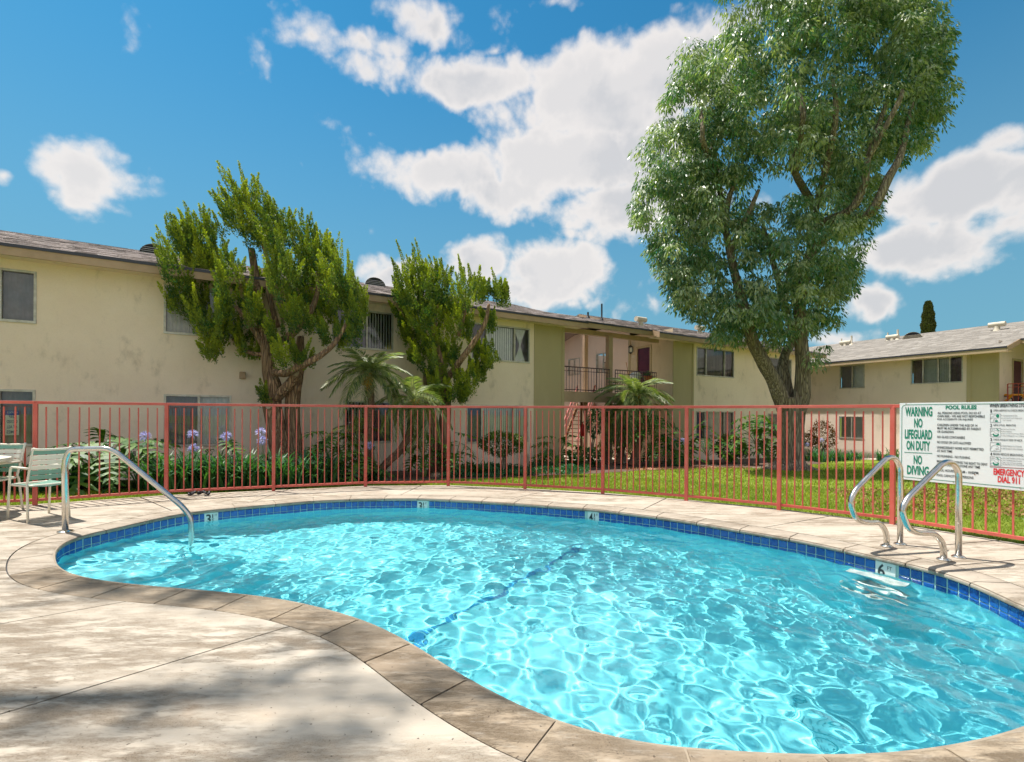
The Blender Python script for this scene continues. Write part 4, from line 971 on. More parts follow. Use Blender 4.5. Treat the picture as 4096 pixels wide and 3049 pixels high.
mb = MB(); fbox(mb, FR2, dd0 - .09, dd0, -.02, .03, zf, zf + 2.14); fbox(mb, FR2, dd1, dd1 + .09, -.02, .03, zf, zf + 2.14); fbox(mb, FR2, dd0, dd1, -.02, .03, zf + 2.05, zf + 2.14); mb.build('door_frame', M['olive'], b2)
mb = MB(); fbox(mb, F2, b2R, b2R + 8, -9.2, -9.0, -1.6, T2 + .4); mb.build('wall', M['stucco2'], b2)
mb = MB(); fbox(mb, F2, b2R, b2R + 8, -3, .05, zf - .3, zf); mb.build('balcony_floor', M['taupe'], b2)
railing(F2, a2(4031, 1540, -.04), b2R + 7, -.04, zf, .95, M['redrail'], b2, .16)
mb = MB(); mb.add([F2.P(b2L, 0, -1.6), F2.P(b2L, -9, -1.6), F2.P(b2L, -9, T2), F2.P(b2L, -4.8, R2 - .1), F2.P(b2L, 0, T2)], [(0, 1, 2, 3, 4)]); mb.build('gable', M['stucco2'], b2)
ek = a2(4028, 1385, OV2); segs2 = [(b2L - .5, ek, OV2, 5.5), (ek, b2R + 9, OV2 - 1.3, 5.5)]
_ZE, _ZR = ZE, ZR
roof(F2, segs2, OV2, 5.5, E2, R2, M['shingle2'], b2, .2, .36, seed=4)
pt2 = (R2 - E2) / 5.5
for k, (s0, s1, of, Wd) in enumerate(segs2):
    ob = OV2 - Wd; z0 = E2 + (OV2 - of) * pt2; z1 = E2 + Wd * pt2; mb = MB()
    P = [F2.P(s0, of - .02, z0 - .05), F2.P(s1, of - .02, z0 - .05), F2.P(s1, ob, z1 - .05), F2.P(s0, ob, z1 - .05)]; mb.hexa([*P, *[p + Vector((0, 0, .045)) for p in P]]); mb.build('roof_deck', M['taupe'], b2)
    P = [F2.P(s0, ob, z1 - .05), F2.P(s1, ob, z1 - .05), F2.P(s1, -10, E2 - .1), F2.P(s0, -10, E2 - .1)]; mb = MB(); mb.hexa([*P, *[p + Vector((0, 0, .06)) for p in P]]); mb.build('roof_deck', M['shingle2'], b2)
    mb = MB(); fbox(mb, F2, s0, s1, of - .05, of, z0 - .215, z0 - .03); mb.build('fascia', varied('fascia_tan', (.50, .36, .22), (.44, .32, .2), 3, .6), b2)
    mb = MB(); fbox(mb, F2, s0, s1, of, of + .02, z0 - .06, z0 + .004); mb.build('drip_edge', M['drip'], b2)
mb = MB(); of, of1 = OV2, OV2 - 1.3; mb.hexa([F2.P(ek - .02, of, E2 - .22), F2.P(ek + .02, of, E2 - .22), F2.P(ek + .02, of1, E2 + 1.3 * pt2 - .22), F2.P(ek - .02, of1, E2 + 1.3 * pt2 - .22), F2.P(ek - .02, of, E2), F2.P(ek + .02, of, E2), F2.P(ek + .02, of1, E2 + 1.3 * pt2), F2.P(ek - .02, of1, E2 + 1.3 * pt2)]); mb.build('barge_board', M['fascia'], b2)
soffit(F2, segs2[0][0], segs2[0][1], OV2, T2 - .03, b2, M['stucco2'])
def on2(o_): return E2 + (OV2 - o_) * pt2
for (x, y, kd) in ((3366, 1385, 'p'), (3382, 1385, 'b'), (3406, 1374, 'P'), (3551, 1362, 'p'), (3570, 1360, 'b'), (3591, 1353, 'P')):
    if kd == 'b': box_vent(F2, x, y, -3.9, on2(-3.9) - .1, b2, M['vent'])
    else: pipe_vent(F2, x, y, -3.9, on2(-3.9), .6 if kd == 'P' else .5, .05 if kd == 'P' else .035, b2, M['vent'])
half_round_vent(F2, 3648, 1358, -3.6, .9, b2, on2(-3.6) - .02, M['vent']); box_vent(F2, 3988, 1320, -3.2, on2(-3.2), b2, M['vent'])
# yellow bicycle on the far balcony
sb, zb_ = F2.px(4062, 1570, -.6); bk = thing('kids_bicycle', 'small yellow bicycle parked on the far right balcony', 'bicycle', F2.P(sb, -.6, zf))
for k in (-.3, .35):
    mb = MB(); mb.tube([F2.P(sb + k + .22 * math.cos(t), -.6, zf + .23 + .22 * math.sin(t)) for t in np.linspace(0, 2 * math.pi, 17)], .025, 6, False); mb.build('wheel', M['black'], bk)
mb = MB(); mb.tube([F2.P(sb - .3, -.6, zf + .23), F2.P(sb - .1, -.6, zf + .5), F2.P(sb + .2, -.6, zf + .5), F2.P(sb + .35, -.6, zf + .23)], .05, 8); mb.build('bike_frame', M['yellow'], bk); mb = MB(); mb.tube([F2.P(sb - .45, -.6, zf + .45), F2.P(sb - .3, -.6, zf + .52), F2.P(sb - .1, -.6, zf + .46)], .04, 8); mb.build('mudguard', M['yellow'], bk)
# walk and bed at building 2
terrain_poly('garden_path', [F2.P(b2L, .4, 0), F2.P(b2R + 5, .4, 0), F2.P(b2R + 5, 1.7, 0), F2.P(b2L, 1.7, 0)], M['walk'], .012)
terrain_poly('planting_bed', [F2.P(b2L, -.1, 0), F2.P(b2R + 5, -.1, 0), F2.P(b2R + 5, .4, 0), F2.P(b2L, .4, 0)], M['soil'], .016)
# planting bed in front of building 1
edge_px = [(0,1962),(400,1962),(700,1952),(1100,1940),(1460,1931),(1800,1921),(2090,1910),(2360,1898),(2560,1884),(2860,1873),(3060,1873),(3230,1862),(3300,1856)]
def Gt(px, py):
    z = 0
    for _ in range(8): p = G(px, py, z); z = tz(p.x, p.y)
    return G(px, py, z)
edge = [Gt(*p) for p in edge_px]
bed = [(F1.P(sA0, 1.6, 0).x, F1.P(sA0, 1.6, 0).y)] + [(p.x, p.y) for p in edge] + [tuple(F1.P(sE, -.3, 0).to_2d()), tuple(F1.P(sA0, -.3, 0).to_2d())]
terrain_poly('planting_bed', bed, M['soil'], .012)
terrain_poly('mulch_strip', [tuple(Gt(x, y).to_2d()) for x, y in ((2560,1884),(2700,1876),(2860,1873),(2860,1868),(2700,1868),(2560,1876))], M['mulch'], .02)
terrain_poly('garden_path', [tuple(Gt(x, y).to_2d()) for x, y in ((3250,1835),(3900,1850),(3900,1838),(3250,1826))], M['walk'], .018)

# ------------------------------------------------------------------ rules sign on the fence
a_, b_2 = POSTS[11], POSTS[12]; dS = (b_2 - a_).normalized(); nS = Vector((-dS.y, dS.x)); nS = nS if nS.dot(a_) > 0 else -nS
FS = Frame(dS, nS, a_.dot(nS) - .045)
def SX(x, y): return FS.px(3580 + x / 4.1298, 1580 + y / 4.13)
aL, zT = SX(78, 135); _, zB = SX(135, 1392); aR = aL + 1.83
sign = thing('pool_rules_sign', 'white pool rules sign with green and red lettering fixed on the red fence', 'sign', FS.P(aL, 0, zB))
mb = MB(); fbox(mb, FS, aL, aR, -.006, 0, zB, zT); mb.build('board', M['signwhite'], sign)
def seg_(x0_, y0_, x1_, y1_, w, mat, nm='printed_line', o=.0012):
    p = SX(x0_, y0_); q_ = SX(x1_, y1_); mb = MB(); mb.bar(FS.P(p[0], o, p[1]), FS.P(q_[0], o, q_[1]), .0016, w, up=Vector((0, 0, 1)) if abs(p[0] - q_[0]) > abs(p[1] - q_[1]) else FS.d); return mb
gl, gt = SX(115, 165); _, gb = SX(140, 1352); _, gt = SX(180, 163)
bp = [(gl + .04, gt), (aR - .06, gt), (aR - .03, gt - .03), (aR - .03, gb + .03), (aR - .06, gb), (gl + .03, gb), (gl, gb + .03), (gl, gt - .04), (gl + .012, gt - .012), (gl + .04, gt)]
mb = MB()
for i in range(len(bp) - 1):
    mb.bar(FS.P(bp[i][0], .0012, bp[i][1]), FS.P(bp[i + 1][0], .0012, bp[i + 1][1]), .0016, .006, up=FS.n)if False else mb.bar(FS.P(bp[i][0], .0012, bp[i][1]), FS.P(bp[i + 1][0], .0012, bp[i + 1][1]), .005, .0016, up=-FS.n)
mb.build('border', M['green'], sign)
def st_(body, xl, xr, yt, yb_, mat, bold=.02, shear=0):
    xm = (xl + xr) / 2; l = SX(xl, (yt + yb_) / 2)[0]; r_ = SX(xr, (yt + yb_) / 2)[0]; zt_ = SX(xm, yt)[1]; zb_ = SX(xm, yb_)[1]
    text(body, mat, sign, FS.P(l, .0022, zb_), FS.d, (0, 0, 1), r_ - l, zt_ - zb_, bold=bold, shear=shear)
g_, k_, r__, y_ = M['green'], M['ink'], M['redink'], M['greyink']
for a in (("WARNING",170,618,197,356,g_),("NO",317,455,388,543,g_),("LIFEGUARD",163,615,573,732,g_),("ON DUTY",190,580,760,918,g_),("NO",308,448,997,1148,g_),("DIVING",200,560,1172,1325,g_)): st_(*a, bold=.035)
st_("POOL RULES", 837, 1350, 172, 240, g_, .045)
for a in (("ALL PERSONS USING POOL DO SO AT",702,1424,280,320),("OWN RISK - WE ARE NOT RESPONSIBLE",702,1485,334,374),("FOR ACCIDENTS OR INJURIES",700,1290,389,430),("CHILDREN UNDER THE AGE OF 14",698,1362,481,521),("MUST BE ACCOMPANIED BY PARENT",700,1420,537,577),("OR GUARDIAN",698,968,590,629),("NO GLASS CONTAINERS",697,1157,680,721),("NO DOGS OR CATS ALLOWED",695,1257,769,811),("UNNECESSARY NOISE NOT PERMITTED",695,1465,863,905),("AT ANY TIME",695,945,909,948),("NO RUNNING - NO PUSHING",693,1240,1003,1044),("MANAGEMENT RESERVES THE RIGHT TO DENY",692,1530,1100,1142),("USE OF POOL TO ANYONE ANY TIME",692,1405,1151,1194),("POOL HOURS: 8:00AM - 10:00PM",690,1377,1243,1286),("POOL CAPACITY:",690,1012,1316,1357),("PERSONS",1110,1297,1341,1384)): st_(*a, k_, bold=.022)
st_("WHEN BREATHING STOPS", 1567, 2215, 142, 206, k_, .03, .25); st_("1", 1577, 1600, 240, 294, k_, .02); st_("OPEN AIRWAY & CHECK BREATHING", 1623, 2240, 240, 276, k_, .015)
st_("2", 1573, 1605, 478, 528, k_, .02); st_("GIVE 2 FULL BREATHS", 1623, 1997, 485, 518, k_, .015); st_("3", 1573, 1605, 713, 765, k_, .02); st_("CHECK PULSE AT SIDE OF NECK", 1623, 2108, 729, 763, k_, .015); st_("4", 1573, 1605, 950, 1003, k_, .02); st_("BEGIN RESCUE BREATHING", 1623, 2120, 968, 1006, k_, .015)
for a in (("Tilt Head Back & Lift Chin.",1783,2022,330,356),("Look Listen & Feel for Breathing for",1783,2105,374,400),("3 to 5 seconds.",1783,1923,406,430),("Keep Head Tilted Back.",1783,1992,559,585),("Pinch Nose Shut.",1783,1932,594,616),("Seal Your Lips Around Victim's Mouth.",1783,2128,630,656),("Give 2 Full Breaths for 1 to 1 1/2 Seconds Each.",1783,2200,666,692),("Feel for Pulse for 5 to 10 Seconds.",1783,2100,834,862),("Send Someone to Call an Ambulance.",1783,2118,878,906),("Keep Head Tilted Back; Lift Chin; Pinch Nose.",1783,2200,1040,1070),("Give 1 Full Breath Every 5 Seconds.",1783,2098,1076,1106),("Look, Listen and Feel for Breathing.",1783,2105,1114,1142),("Recheck Pulse for 5 to 10 Seconds Every Minute.",1783,2240,1148,1178)): st_(*a, y_, bold=.01)
for y in (344, 386, 570, 605, 641, 676, 846, 889, 1052, 1088, 1126, 1161):
    p = SX(1766, y); mb = MB(); mb.v = [tuple(FS.P(p[0] + .0035 * math.cos(t), .002, p[1] + .0035 * math.sin(t))) for t in np.linspace(0, 2 * math.pi, 9)[:-1]]; mb.f = [tuple(range(8))]; mb.build('bullet_mark', k_, sign)
st_("EMERGENCY", 1627, 2140, 1228, 1340, r__, .035); st_("DIAL 911", 1697, 2063, 1352, 1462, r__, .035)
seg_(155, 947, 615, 966, .006, g_).build('printed_line', g_, sign); seg_(1565, 1185, 2240, 1222, .005, g_).build('printed_line', M_('dark_red_print', (.3, .03, .03), .5)[0], sign)
for (yt, yb_, kind) in ((312, 452, 0), (550, 690, 1), (787, 930, 2), (1022, 1167, 1)):
    l, t_ = SX(1572, yt); r_, b3 = SX(1745, yb_); t_ = (t_ + SX(1745, yt)[1]) / 2; b3 = (SX(1572, yb_)[1] + b3) / 2; mb = MB()
    for (p, q_) in (((l, t_), (r_, t_)), ((r_, t_), (r_, b3)), ((r_, b3), (l, b3)), ((l, b3), (l, t_))): mb.bar(FS.P(p[0], .0012, p[1]), FS.P(q_[0], .0012, q_[1]), .002, .0016, up=-FS.n)
    pic = mb.build('pictogram', y_, sign); W_, H_ = r_ - l, t_ - b3
    def blob(cx, cy, rx, ry, t0=0, t1=2 * math.pi, inner=0):
        mb = MB(); n = 14
        if inner: 
            for i in range(n + 1): t = t0 + (t1 - t0) * i / n; mb.v += [tuple(FS.P(l + W_ * (cx + rx * math.cos(t)), .002, b3 + H_ * (cy + ry * math.sin(t)))), tuple(FS.P(l + W_ * (cx + rx * inner * math.cos(t)), .002, b3 + H_ * (cy + ry * inner * math.sin(t) + .08)))]
            mb.f = [(2 * i, 2 * i + 2, 2 * i + 3, 2 * i + 1) for i in range(n)]
        else:
            mb.v = [tuple(FS.P(l + W_ * (cx + rx * math.cos(t0 + (t1 - t0) * i / n)), .002, b3 + H_ * (cy + ry * math.sin(t0 + (t1 - t0) * i / n)))) for i in range(n)]; mb.f = [tuple(range(n))]
        mb.build('green_shape', g_, pic)
    def ln(pts):
        mb = MB()
        for i in range(len(pts) - 1): mb.bar(FS.P(l + W_ * pts[i][0], .0014, b3 + H_ * pts[i][1]), FS.P(l + W_ * pts[i + 1][0], .0014, b3 + H_ * pts[i + 1][1]), .0016, .0012, up=-FS.n)
        mb.build('drawn_line', y_, pic)
    if kind == 0: blob(.72, .74, .15, .22); blob(.6, .14, .16, .1); ln([(.02, .45), (.2, .7), (.45, .85), (.6, .8)]); ln([(.03, .4), (.3, .55), (.55, .5), (.62, .35), (.5, .22)]); ln([(.3, .1), (.35, .35), (.5, .45)])
    elif kind == 1: blob(.98, 1.0, .38, .34, math.pi, 1.5 * math.pi); blob(.55, .3, .3, .3, math.pi, 2 * math.pi, .62); ln([(.02, .8), (.3, .85), (.6, .75), (.8, .6), (.75, .45)]); ln([(.05, .5), (.2, .7), (.4, .6), (.5, .4), (.7, .42)]); ln([(.05, .1), (.12, .3), (.3, .3)])
    else: blob(.74, .7, .2, .24, 0, math.pi); ln([(.05, .2), (.15, .55), (.4, .75), (.55, .7)]); ln([(.3, .1), (.6, .2), (.8, .4), (.7, .6), (.55, .55)]); ln([(.5, .35), (.7, .3), (.9, .15)])
for (x, y) in ((186, 150), (1190, 100), (1235, 100), (965, 1440), (1320, 1318), (2065, 1535)):
    p = SX(x, y); mb = MB(); mb.v = [tuple(FS.P(p[0] + .006 * math.cos(t), .003, p[1] + .006 * math.sin(t))) for t in np.linspace(0, 2 * math.pi, 9)[:-1]]; mb.f = [tuple(range(8))]; mb.build('screw_head', M['stringer'], sign)

# ------------------------------------------------------------------ steel rails
def rail_plane(base, d):
    dn = Vector(d).normalized(); n = Vector((-dn.y, dn.x)); n = n if n.dot(base.to_2d()) > 0 else -n; return Frame(dn, n, base.to_2d().dot(n))
def rail_thing(name, label, cat, pts_px, base, d, r, feet, group=None, rad=.12):
    fr = rail_plane(base, d); P = []
    for (x, y) in pts_px: a, z = fr.px(x, y); P.append(fr.P(a, 0, z))
    t = thing(name, label, cat, base, group); mb = MB(); P = fillet(P, rad, 5); mb.tube(P, r, 14); mb.build('rail_tube', M['steel'], t, smooth='all')
    for k in feet:
        p = P[k]; mb = MB(); mb.lathe((p.x, p.y, .002), [(r * 2.1, 0), (r * 2.1, .008), (r * 1.5, .02), (r * 1.05, .024)], 18); mb.build('flange', M['steel'], t, smooth=True)
z7 = lambda x, y: (3396 + x / 2.2886, 1550 + y / 2.2886)
r1 = [z7(*p) for p in ((468,1440),(471,730),(425,645),(350,640),(60,940),(8,1050),(60,1215),(180,1243),(280,1232),(343,1330),(345,1452))]
r2 = [z7(*p) for p in ((1003,1558),(1006,770),(950,685),(870,683),(535,1015),(480,1130),(545,1300),(640,1336),(780,1332),(862,1430),(868,1572))]
rail_thing('pool_grab_rail', 'stainless grab rail loop by the sign, the farther of two', 'grab rail', r1, G(*r1[0]), (-.9, -.36), .0265, (0, -1), 'steel grab rails at the deep end', .14)
rail_thing('pool_grab_rail', 'stainless grab rail loop overlapping the sign lettering, the nearer of two', 'grab rail', r2, G(*r2[0]), (-.9, -.36), .0265, (0, -1), 'steel grab rails at the deep end', .14)
z5 = lambda x, y: (x / 2.0145, 1500 + y / 2.0145)
hb_ = G(*z5(527, 1266)); he = G(*z5(1542, 1340), WZ)
hp = [z5(*p) for p in ((527,1266),(521,700),(560,600),(860,592),(940,625),(1470,1060),(1538,1150),(1543,1340))]
fr = rail_plane(hb_, (he - hb_).to_2d()); P = []
for (x, y) in hp: a, z = fr.px(x, y); P.append(fr.P(a, 0, z))
P.append(P[-1] + Vector((0, 0, -.45)))
hrl = thing('pool_handrail', 'stainless handrail running down from the deck into the shallow end', 'handrail', hb_); mb = MB(); P = fillet(P, .2, 6); mb.tube(P, .029, 16); mb.build('rail_tube', M['steel'], hrl, smooth='all')
mb = MB(); mb.lathe((P[0].x, P[0].y, .002), [(.075, 0), (.075, .01), (.05, .022), (.032, .026)], 20); mb.build('flange', M['steel'], hrl, smooth=True)

# ------------------------------------------------------------------ table and chairs
def make_chair(label, loc, rot):
    t = thing('strap_chair', label, 'chair', (0, 0, 0), 'white strap chairs at the patio table'); W2, sh = .20, .42; fr_ = .0135
    for s in (-1, 1):
        mb = MB(); mb.tube(fillet([(s * W2, .27, 0), (s * (W2 - .01), .22, .43), (s * (W2 - .015), .2, .46), (s * (W2 - .02), .32, .86), (s * (W2 - .02), .335, .9)], .05), fr_, 8); mb.build('leg', M['frame_white'], t, smooth='all')
        mb = MB(); mb.tube(fillet([(s * W2, -.27, 0), (s * (W2 - .005), -.22, .62), (s * (W2 - .005), -.18, .655), (s * (W2 - .01), .27, .655)], .06), fr_, 8); mb.build('armrest', M['frame_white'], t, smooth='all')
    mb = MB(); mb.tube(fillet([(-W2 + .02, .23, .44), (-W2, -.24, .43), (W2, -.24, .43), (W2 - .02, .23, .44), (-W2 + .02, .23, .44)], .09), fr_, 8, False); mb.build('seat_frame', M['frame_white'], t, smooth='all')
    mb = MB(); mb.tube(smooth_path([(-W2 + .02, .335, .9), (-.12, .365, .885), (.12, .365, .885), (W2 - .02, .335, .9)], 4), .014, 8); mb.build('top_rail', M['frame_white'], t, smooth='all')
    for k in range(9):
        y = -.2 + k * .052; mb = MB(); mb.v = [tuple(v) for i in range(7) for v in ((-W2 + .01 + (2 * W2 - .02) * i / 6, y, .452 - .03 * math.sin(math.pi * i / 6)), (-W2 + .01 + (2 * W2 - .02) * i / 6, y + .046, .452 - .03 * math.sin(math.pi * i / 6)))]
        mb.f = [(2 * i, 2 * i + 2, 2 * i + 3, 2 * i + 1) for i in range(6)]; o = mb.build('strap', M['strapgreen'], t); so = o.modifiers.new('s', 'SOLIDIFY'); so.thickness = .004
    cols = 'ggwwwg'
    for k in range(6):
        z = .515 + k * .062; yb_ = .2 + (z - .46) * .3; mb = MB(); mb.v = []
        for i in range(9): u_ = i / 8; x = (-W2 + .005) + (2 * W2 - .01) * u_; y = yb_ + .04 * math.sin(math.pi * u_); mb.v += [(x, y, z), (x, y + .015, z + .052)]
        mb.f = [(2 * i, 2 * i + 2, 2 * i + 3, 2 * i + 1) for i in range(8)]; o = mb.build('strap', M['strapgreen'] if cols[k] == 'g' else M['strapwhite'], t); so = o.modifiers.new('s', 'SOLIDIFY'); so.thickness = .005
    t.location = loc; t.rotation_euler = (0, 0, rot); return t
# chair faces local -y
make_chair('green and white strap chair, nearest the steel handrail', (-5.98, 6.12, 0), math.atan2(-.90, -.43))
make_chair('green and white strap chair between the patio table and the fence', (-6.95, 6.42, 0), R(8))
tb_ = thing('patio_table', 'round cream patio table with curved legs at the left edge', 'table', (-7.12, 6.05, 0)); mb = MB(); mb.lathe((-7.12, 6.05, .69), [(.56, 0), (.60, .01), (.605, .03), (.60, .05), (.57, .055)], 36); mb.build('table_top', M['frame_white'], tb_, smooth=True)
for k in range(4):
    a = R(20 + 90 * k); c, s = math.cos(a), math.sin(a); mb = MB(); mb.tube(smooth_path([(-7.12 + c * .12, 6.05 + s * .12, .7), (-7.12 + c * .1, 6.05 + s * .1, .4), (-7.12 + c * .34, 6.05 + s * .34, .3), (-7.12 + c * .5, 6.05 + s * .5, .12), (-7.12 + c * .52, 6.05 + s * .52, 0)], 5), .018, 8); mb.build('leg', M['frame_white'], tb_, smooth='all')
# dark rag on the deck
p = G(790, 1982); mb = MB(); rg = random.Random(3)
for k in range(3):
    q0 = p + Vector((k * .13 - .12, rg.uniform(-.03, .03), .03)); mb.tube(smooth_path([q0 + Vector((rg.uniform(-.1, .1), rg.uniform(-.06, .06), rg.uniform(-.005, .04))) for _ in range(5)], 5), [.018] * 21, 7)
tag(mb.build('cloth', M['black'], None, smooth='all'), 'crumpled dark cloth lying on the deck by the fence', 'cloth')

# ------------------------------------------------------------------ trees and plants
def tube_wob(mb, pts, rad, n=14, amp=.12, f=3.0, sub=5):
    P = smooth_path(pts, sub); m = len(P); r = np.interp(np.linspace(0, 1, m), np.linspace(0, 1, len(rad)), rad)
    def wob(i, t, p): return 1 + amp * noise.noise(Vector((math.cos(t) * 1.4, math.sin(t) * 1.4, i * .22)) * f * .5 + Vector((p.x, p.y, 0))) + amp * .5 * math.sin(3 * t + i * .25)
    mb.tube(P, list(r), n, True, wob)
def flames(lobes, tips, Y0, per=34, seed=1, lean=(-.22, 0, 1), flen=(.34, .75), fr=.10, leaf=.075, nleaf=170, depth=.9):
    rg = np.random.RandomState(seed); mpp = Y0 / FPX; Cs = []; Ds = []; Ls = []; T = []; Ns = []
    def flame(b, ax, L, r, n, bright):
        t = rg.uniform(0, 1, n) ** .8; ang = rg.uniform(0, 2 * math.pi, n); rad = r * (1 - t) ** .8 * np.sqrt(rg.uniform(.45, 1, n)) * (.8 + .28 * np.sin(ang * 2 + t * 11 + L * 50) + .15 * np.sin(ang * 5 + t * 23))
        ax = np.array(ax) / np.linalg.norm(ax); e1 = np.cross(ax, [0, 1, .1]); e1 /= np.linalg.norm(e1); e2 = np.cross(ax, e1)
        out = e1 * np.cos(ang)[:, None] + e2 * np.sin(ang)[:, None]; C_ = b + ax * (t * L)[:, None] + out * rad[:, None]
        D__ = ax + out * rg.uniform(.2, .9, n)[:, None] + rg.normal(size=(n, 3)) * .25
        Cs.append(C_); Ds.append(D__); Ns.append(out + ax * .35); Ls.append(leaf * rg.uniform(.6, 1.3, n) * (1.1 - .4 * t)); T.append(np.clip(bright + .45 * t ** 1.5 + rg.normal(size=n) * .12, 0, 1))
    for (cx, cy, rx, ry, *rest_) in lobes:
        dep = rest_[0] if rest_ else rg.uniform(-.6, .6); c = np.array(at(cx, cy, Y0 + dep)); k = int(per * (rx * ry) / 9000 + 7)
        for _ in range(k):
            u_ = rg.normal(size=3); u_ /= np.linalg.norm(u_); u_ *= rg.uniform(.15, 1) ** .4
            b = c + np.array([u_[0] * rx * mpp * .9, u_[1] * depth * min(1, rx / 90), u_[2] * ry * mpp * .85]); ax = np.array(lean) + np.array([u_[0] * .45, u_[1] * .4, u_[2] * .1]) + rg.normal(size=3) * .16
            L = rg.uniform(*flen) * (.8 if ry < 60 else 1); flame(b - ax / np.linalg.norm(ax) * L * .4, ax, L, fr * rg.uniform(.8, 1.35), nleaf, rg.uniform(.0, .45))
    for (tx, ty, L, dx) in tips:
        tp = np.array(at(tx, ty, Y0 + rg.uniform(-.3, .3))); ax = np.array([dx, 0, 1.0]); ax /= np.linalg.norm(ax); flame(tp - ax * L, ax, L, .085, int(nleaf * 1.4), .35)
    return np.vstack(Cs), np.vstack(Ds), np.concatenate(Ls), np.concatenate(T), np.vstack(Ns)
def c1(x, y, rx, ry, *d): return (600 + x / 1.2705, 600 + y / 1.2705, rx / 1.2705, ry / 1.2705, *d)
YJ1 = 11.5
lob1 = [c1(190,640,110,230,-.2), c1(150,760,60,120), c1(330,850,140,110,-.4), c1(420,960,110,45), c1(290,470,100,130,.2), c1(210,500,90,120,0), c1(490,320,95,170,0), c1(570,400,110,150,.3), c1(640,420,80,120,-.2), c1(700,640,95,170,-.5), c1(430,700,100,110,-.3), c1(370,600,90,120,.4), c1(790,470,90,90,.3), c1(900,570,90,110,.3), c1(960,680,100,120,-.2), c1(1040,830,60,160,0), c1(850,790,110,100,.5), c1(930,930,110,60,.2), c1(720,1050,95,55,-.4), c1(760,860,75,70,-.5), c1(540,840,50,75,-.3), c1(500,1010,60,35), c1(310,1010,35,30), c1(590,650,50,70,.8), c1(585,1250,20,30,-.2), c1(800,640,90,110,.7), c1(640,930,40,40,-.5)]
tips1 = [(600 + x / 1.2705, 600 + y / 1.2705, L, dx) for x, y, L, dx in ((75,335,1.1,-.25),(150,310,1.0,-.4),(248,275,.9,-.25),(345,232,1.0,-.3),(397,92,1.3,-.28),(450,58,1.2,-.28),(515,122,1.2,-.45),(380,195,.8,-.2),(222,310,.7,-.4),(318,310,.7,-.4),(545,150,1.1,-.5),(628,285,.8,-.3),(706,290,.8,-.35),(800,378,.7,0),(850,420,.6,.1),(912,443,.8,-.1),(1005,533,.9,-.08),(1070,690,.5,-.2),(1108,742,.5,.3),(45,530,.5,-.6),(700,330,.6,-.3),(130,380,.8,-.3),(960,560,.7,-.1),(590,250,.9,-.4))]
jt = thing('juniper_tree', 'tall twisted juniper with windswept spiky crown and two bare trunks', 'tree', at(1160, 1895, YJ1))
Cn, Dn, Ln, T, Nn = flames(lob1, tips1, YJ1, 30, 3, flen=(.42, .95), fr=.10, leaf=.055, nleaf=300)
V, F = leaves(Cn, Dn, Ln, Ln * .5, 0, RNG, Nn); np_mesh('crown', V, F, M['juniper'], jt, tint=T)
def zp(pts, Y0, ox, oy, s): return [at(ox + p[0] / s, oy + p[1] / s, Y0 + (p[2] if len(p) > 2 else 0)) for p in pts]
j = lambda *pts: zp(pts, YJ1, 600, 600, 1.2705)
mb = MB()
tube_wob(mb, j((690,1640),(665,1540),(640,1420),(620,1290),(625,1200),(605,1120),(590,1020),(570,930)), [.30,.24,.22,.20,.19,.15,.12,.08])
tube_wob(mb, j((745,1640,.2),(735,1520,.2),(722,1380,.2),(725,1250,.2),(745,1150,.2),(760,1100,.2),(765,950,.3)), [.26,.2,.17,.17,.16,.12,.08])
tube_wob(mb, j((640,1260,-.05),(680,1220,-.1),(715,1180,-.1),(745,1140,-.1)), [.13,.12,.11,.09])
tube_wob(mb, j((630,1130,-.2),(690,1135,-.35),(770,1095,-.5),(860,1050,-.5),(940,980,-.4),(1002,875,-.3)), [.085,.08,.085,.07,.055,.035], 10)
tube_wob(mb, j((590,1010),(540,930,-.1),(490,860,-.2),(435,795,-.3)), [.1,.08,.065,.04], 10)
tube_wob(mb, j((575,1040),(520,1035),(470,1010),(420,960)), [.06,.05,.04,.03], 8)
tube_wob(mb, j((575,930),(555,770,.2),(535,640,.3),(515,500,.2)), [.11,.10,.09,.075], 10)
tube_wob(mb, j((645,990,-.2),(740,915,-.3),(810,830,-.1),(850,730,0),(852,620,.1)), [.09,.085,.07,.055,.04], 10)
tube_wob(mb, j((650,900,.3),(620,800,.3),(600,700,.3),(610,620,.3),(575,480,.2)), [.07,.065,.06,.05,.04], 10)
tube_wob(mb, j((675,880,-.4),(668,760,-.4),(665,700,-.4)), [.045,.04,.03], 8); tube_wob(mb, j((610,880,0),(580,960,0),(600,1000,0)), [.05,.05,.06], 8)
mb.build('trunk', M['junbark'], jt, smooth='all')
for (x, y) in ((608, 1305), (740, 1138)): p = zp([(x, y, -.2)], YJ1, 600, 600, 1.2705)[0]; b3 = MB(); b3.tube([p, p + Vector((.0, -.07, .0))], [.075, .06], 10); b3.build('cut_stub', varied('cut_wood', (.45, .36, .26), (.35, .27, .19), 12, .9), jt)
YJ2 = 13.4
def c2(x, y, rx, ry, *d): return (1450 + x / 1.5733, 900 + y / 1.5733, rx / 1.5733, ry / 1.5733, *d)
lob2 = [c2(265,400,70,150), c2(345,330,70,140), c2(470,370,90,130,.2), c2(640,420,80,110), c2(740,410,80,90,.2), c2(860,440,60,90), c2(390,560,140,150,-.2), c2(600,620,120,100,.1), c2(255,560,50,140), c2(790,590,55,70,.2), c2(470,760,120,110,.2), c2(460,930,110,120,-.4), c2(640,940,110,110,-.2), c2(500,1040,110,60), c2(800,830,65,80,.1), c2(350,820,60,90), c2(560,500,110,100,.5), c2(700,760,60,60,.4), c2(640,1060,70,45), c2(410,440,90,90,-.4), c2(540,810,80,80,.5), c2(300,700,60,80,.2), c2(740,910,60,60,.2)]
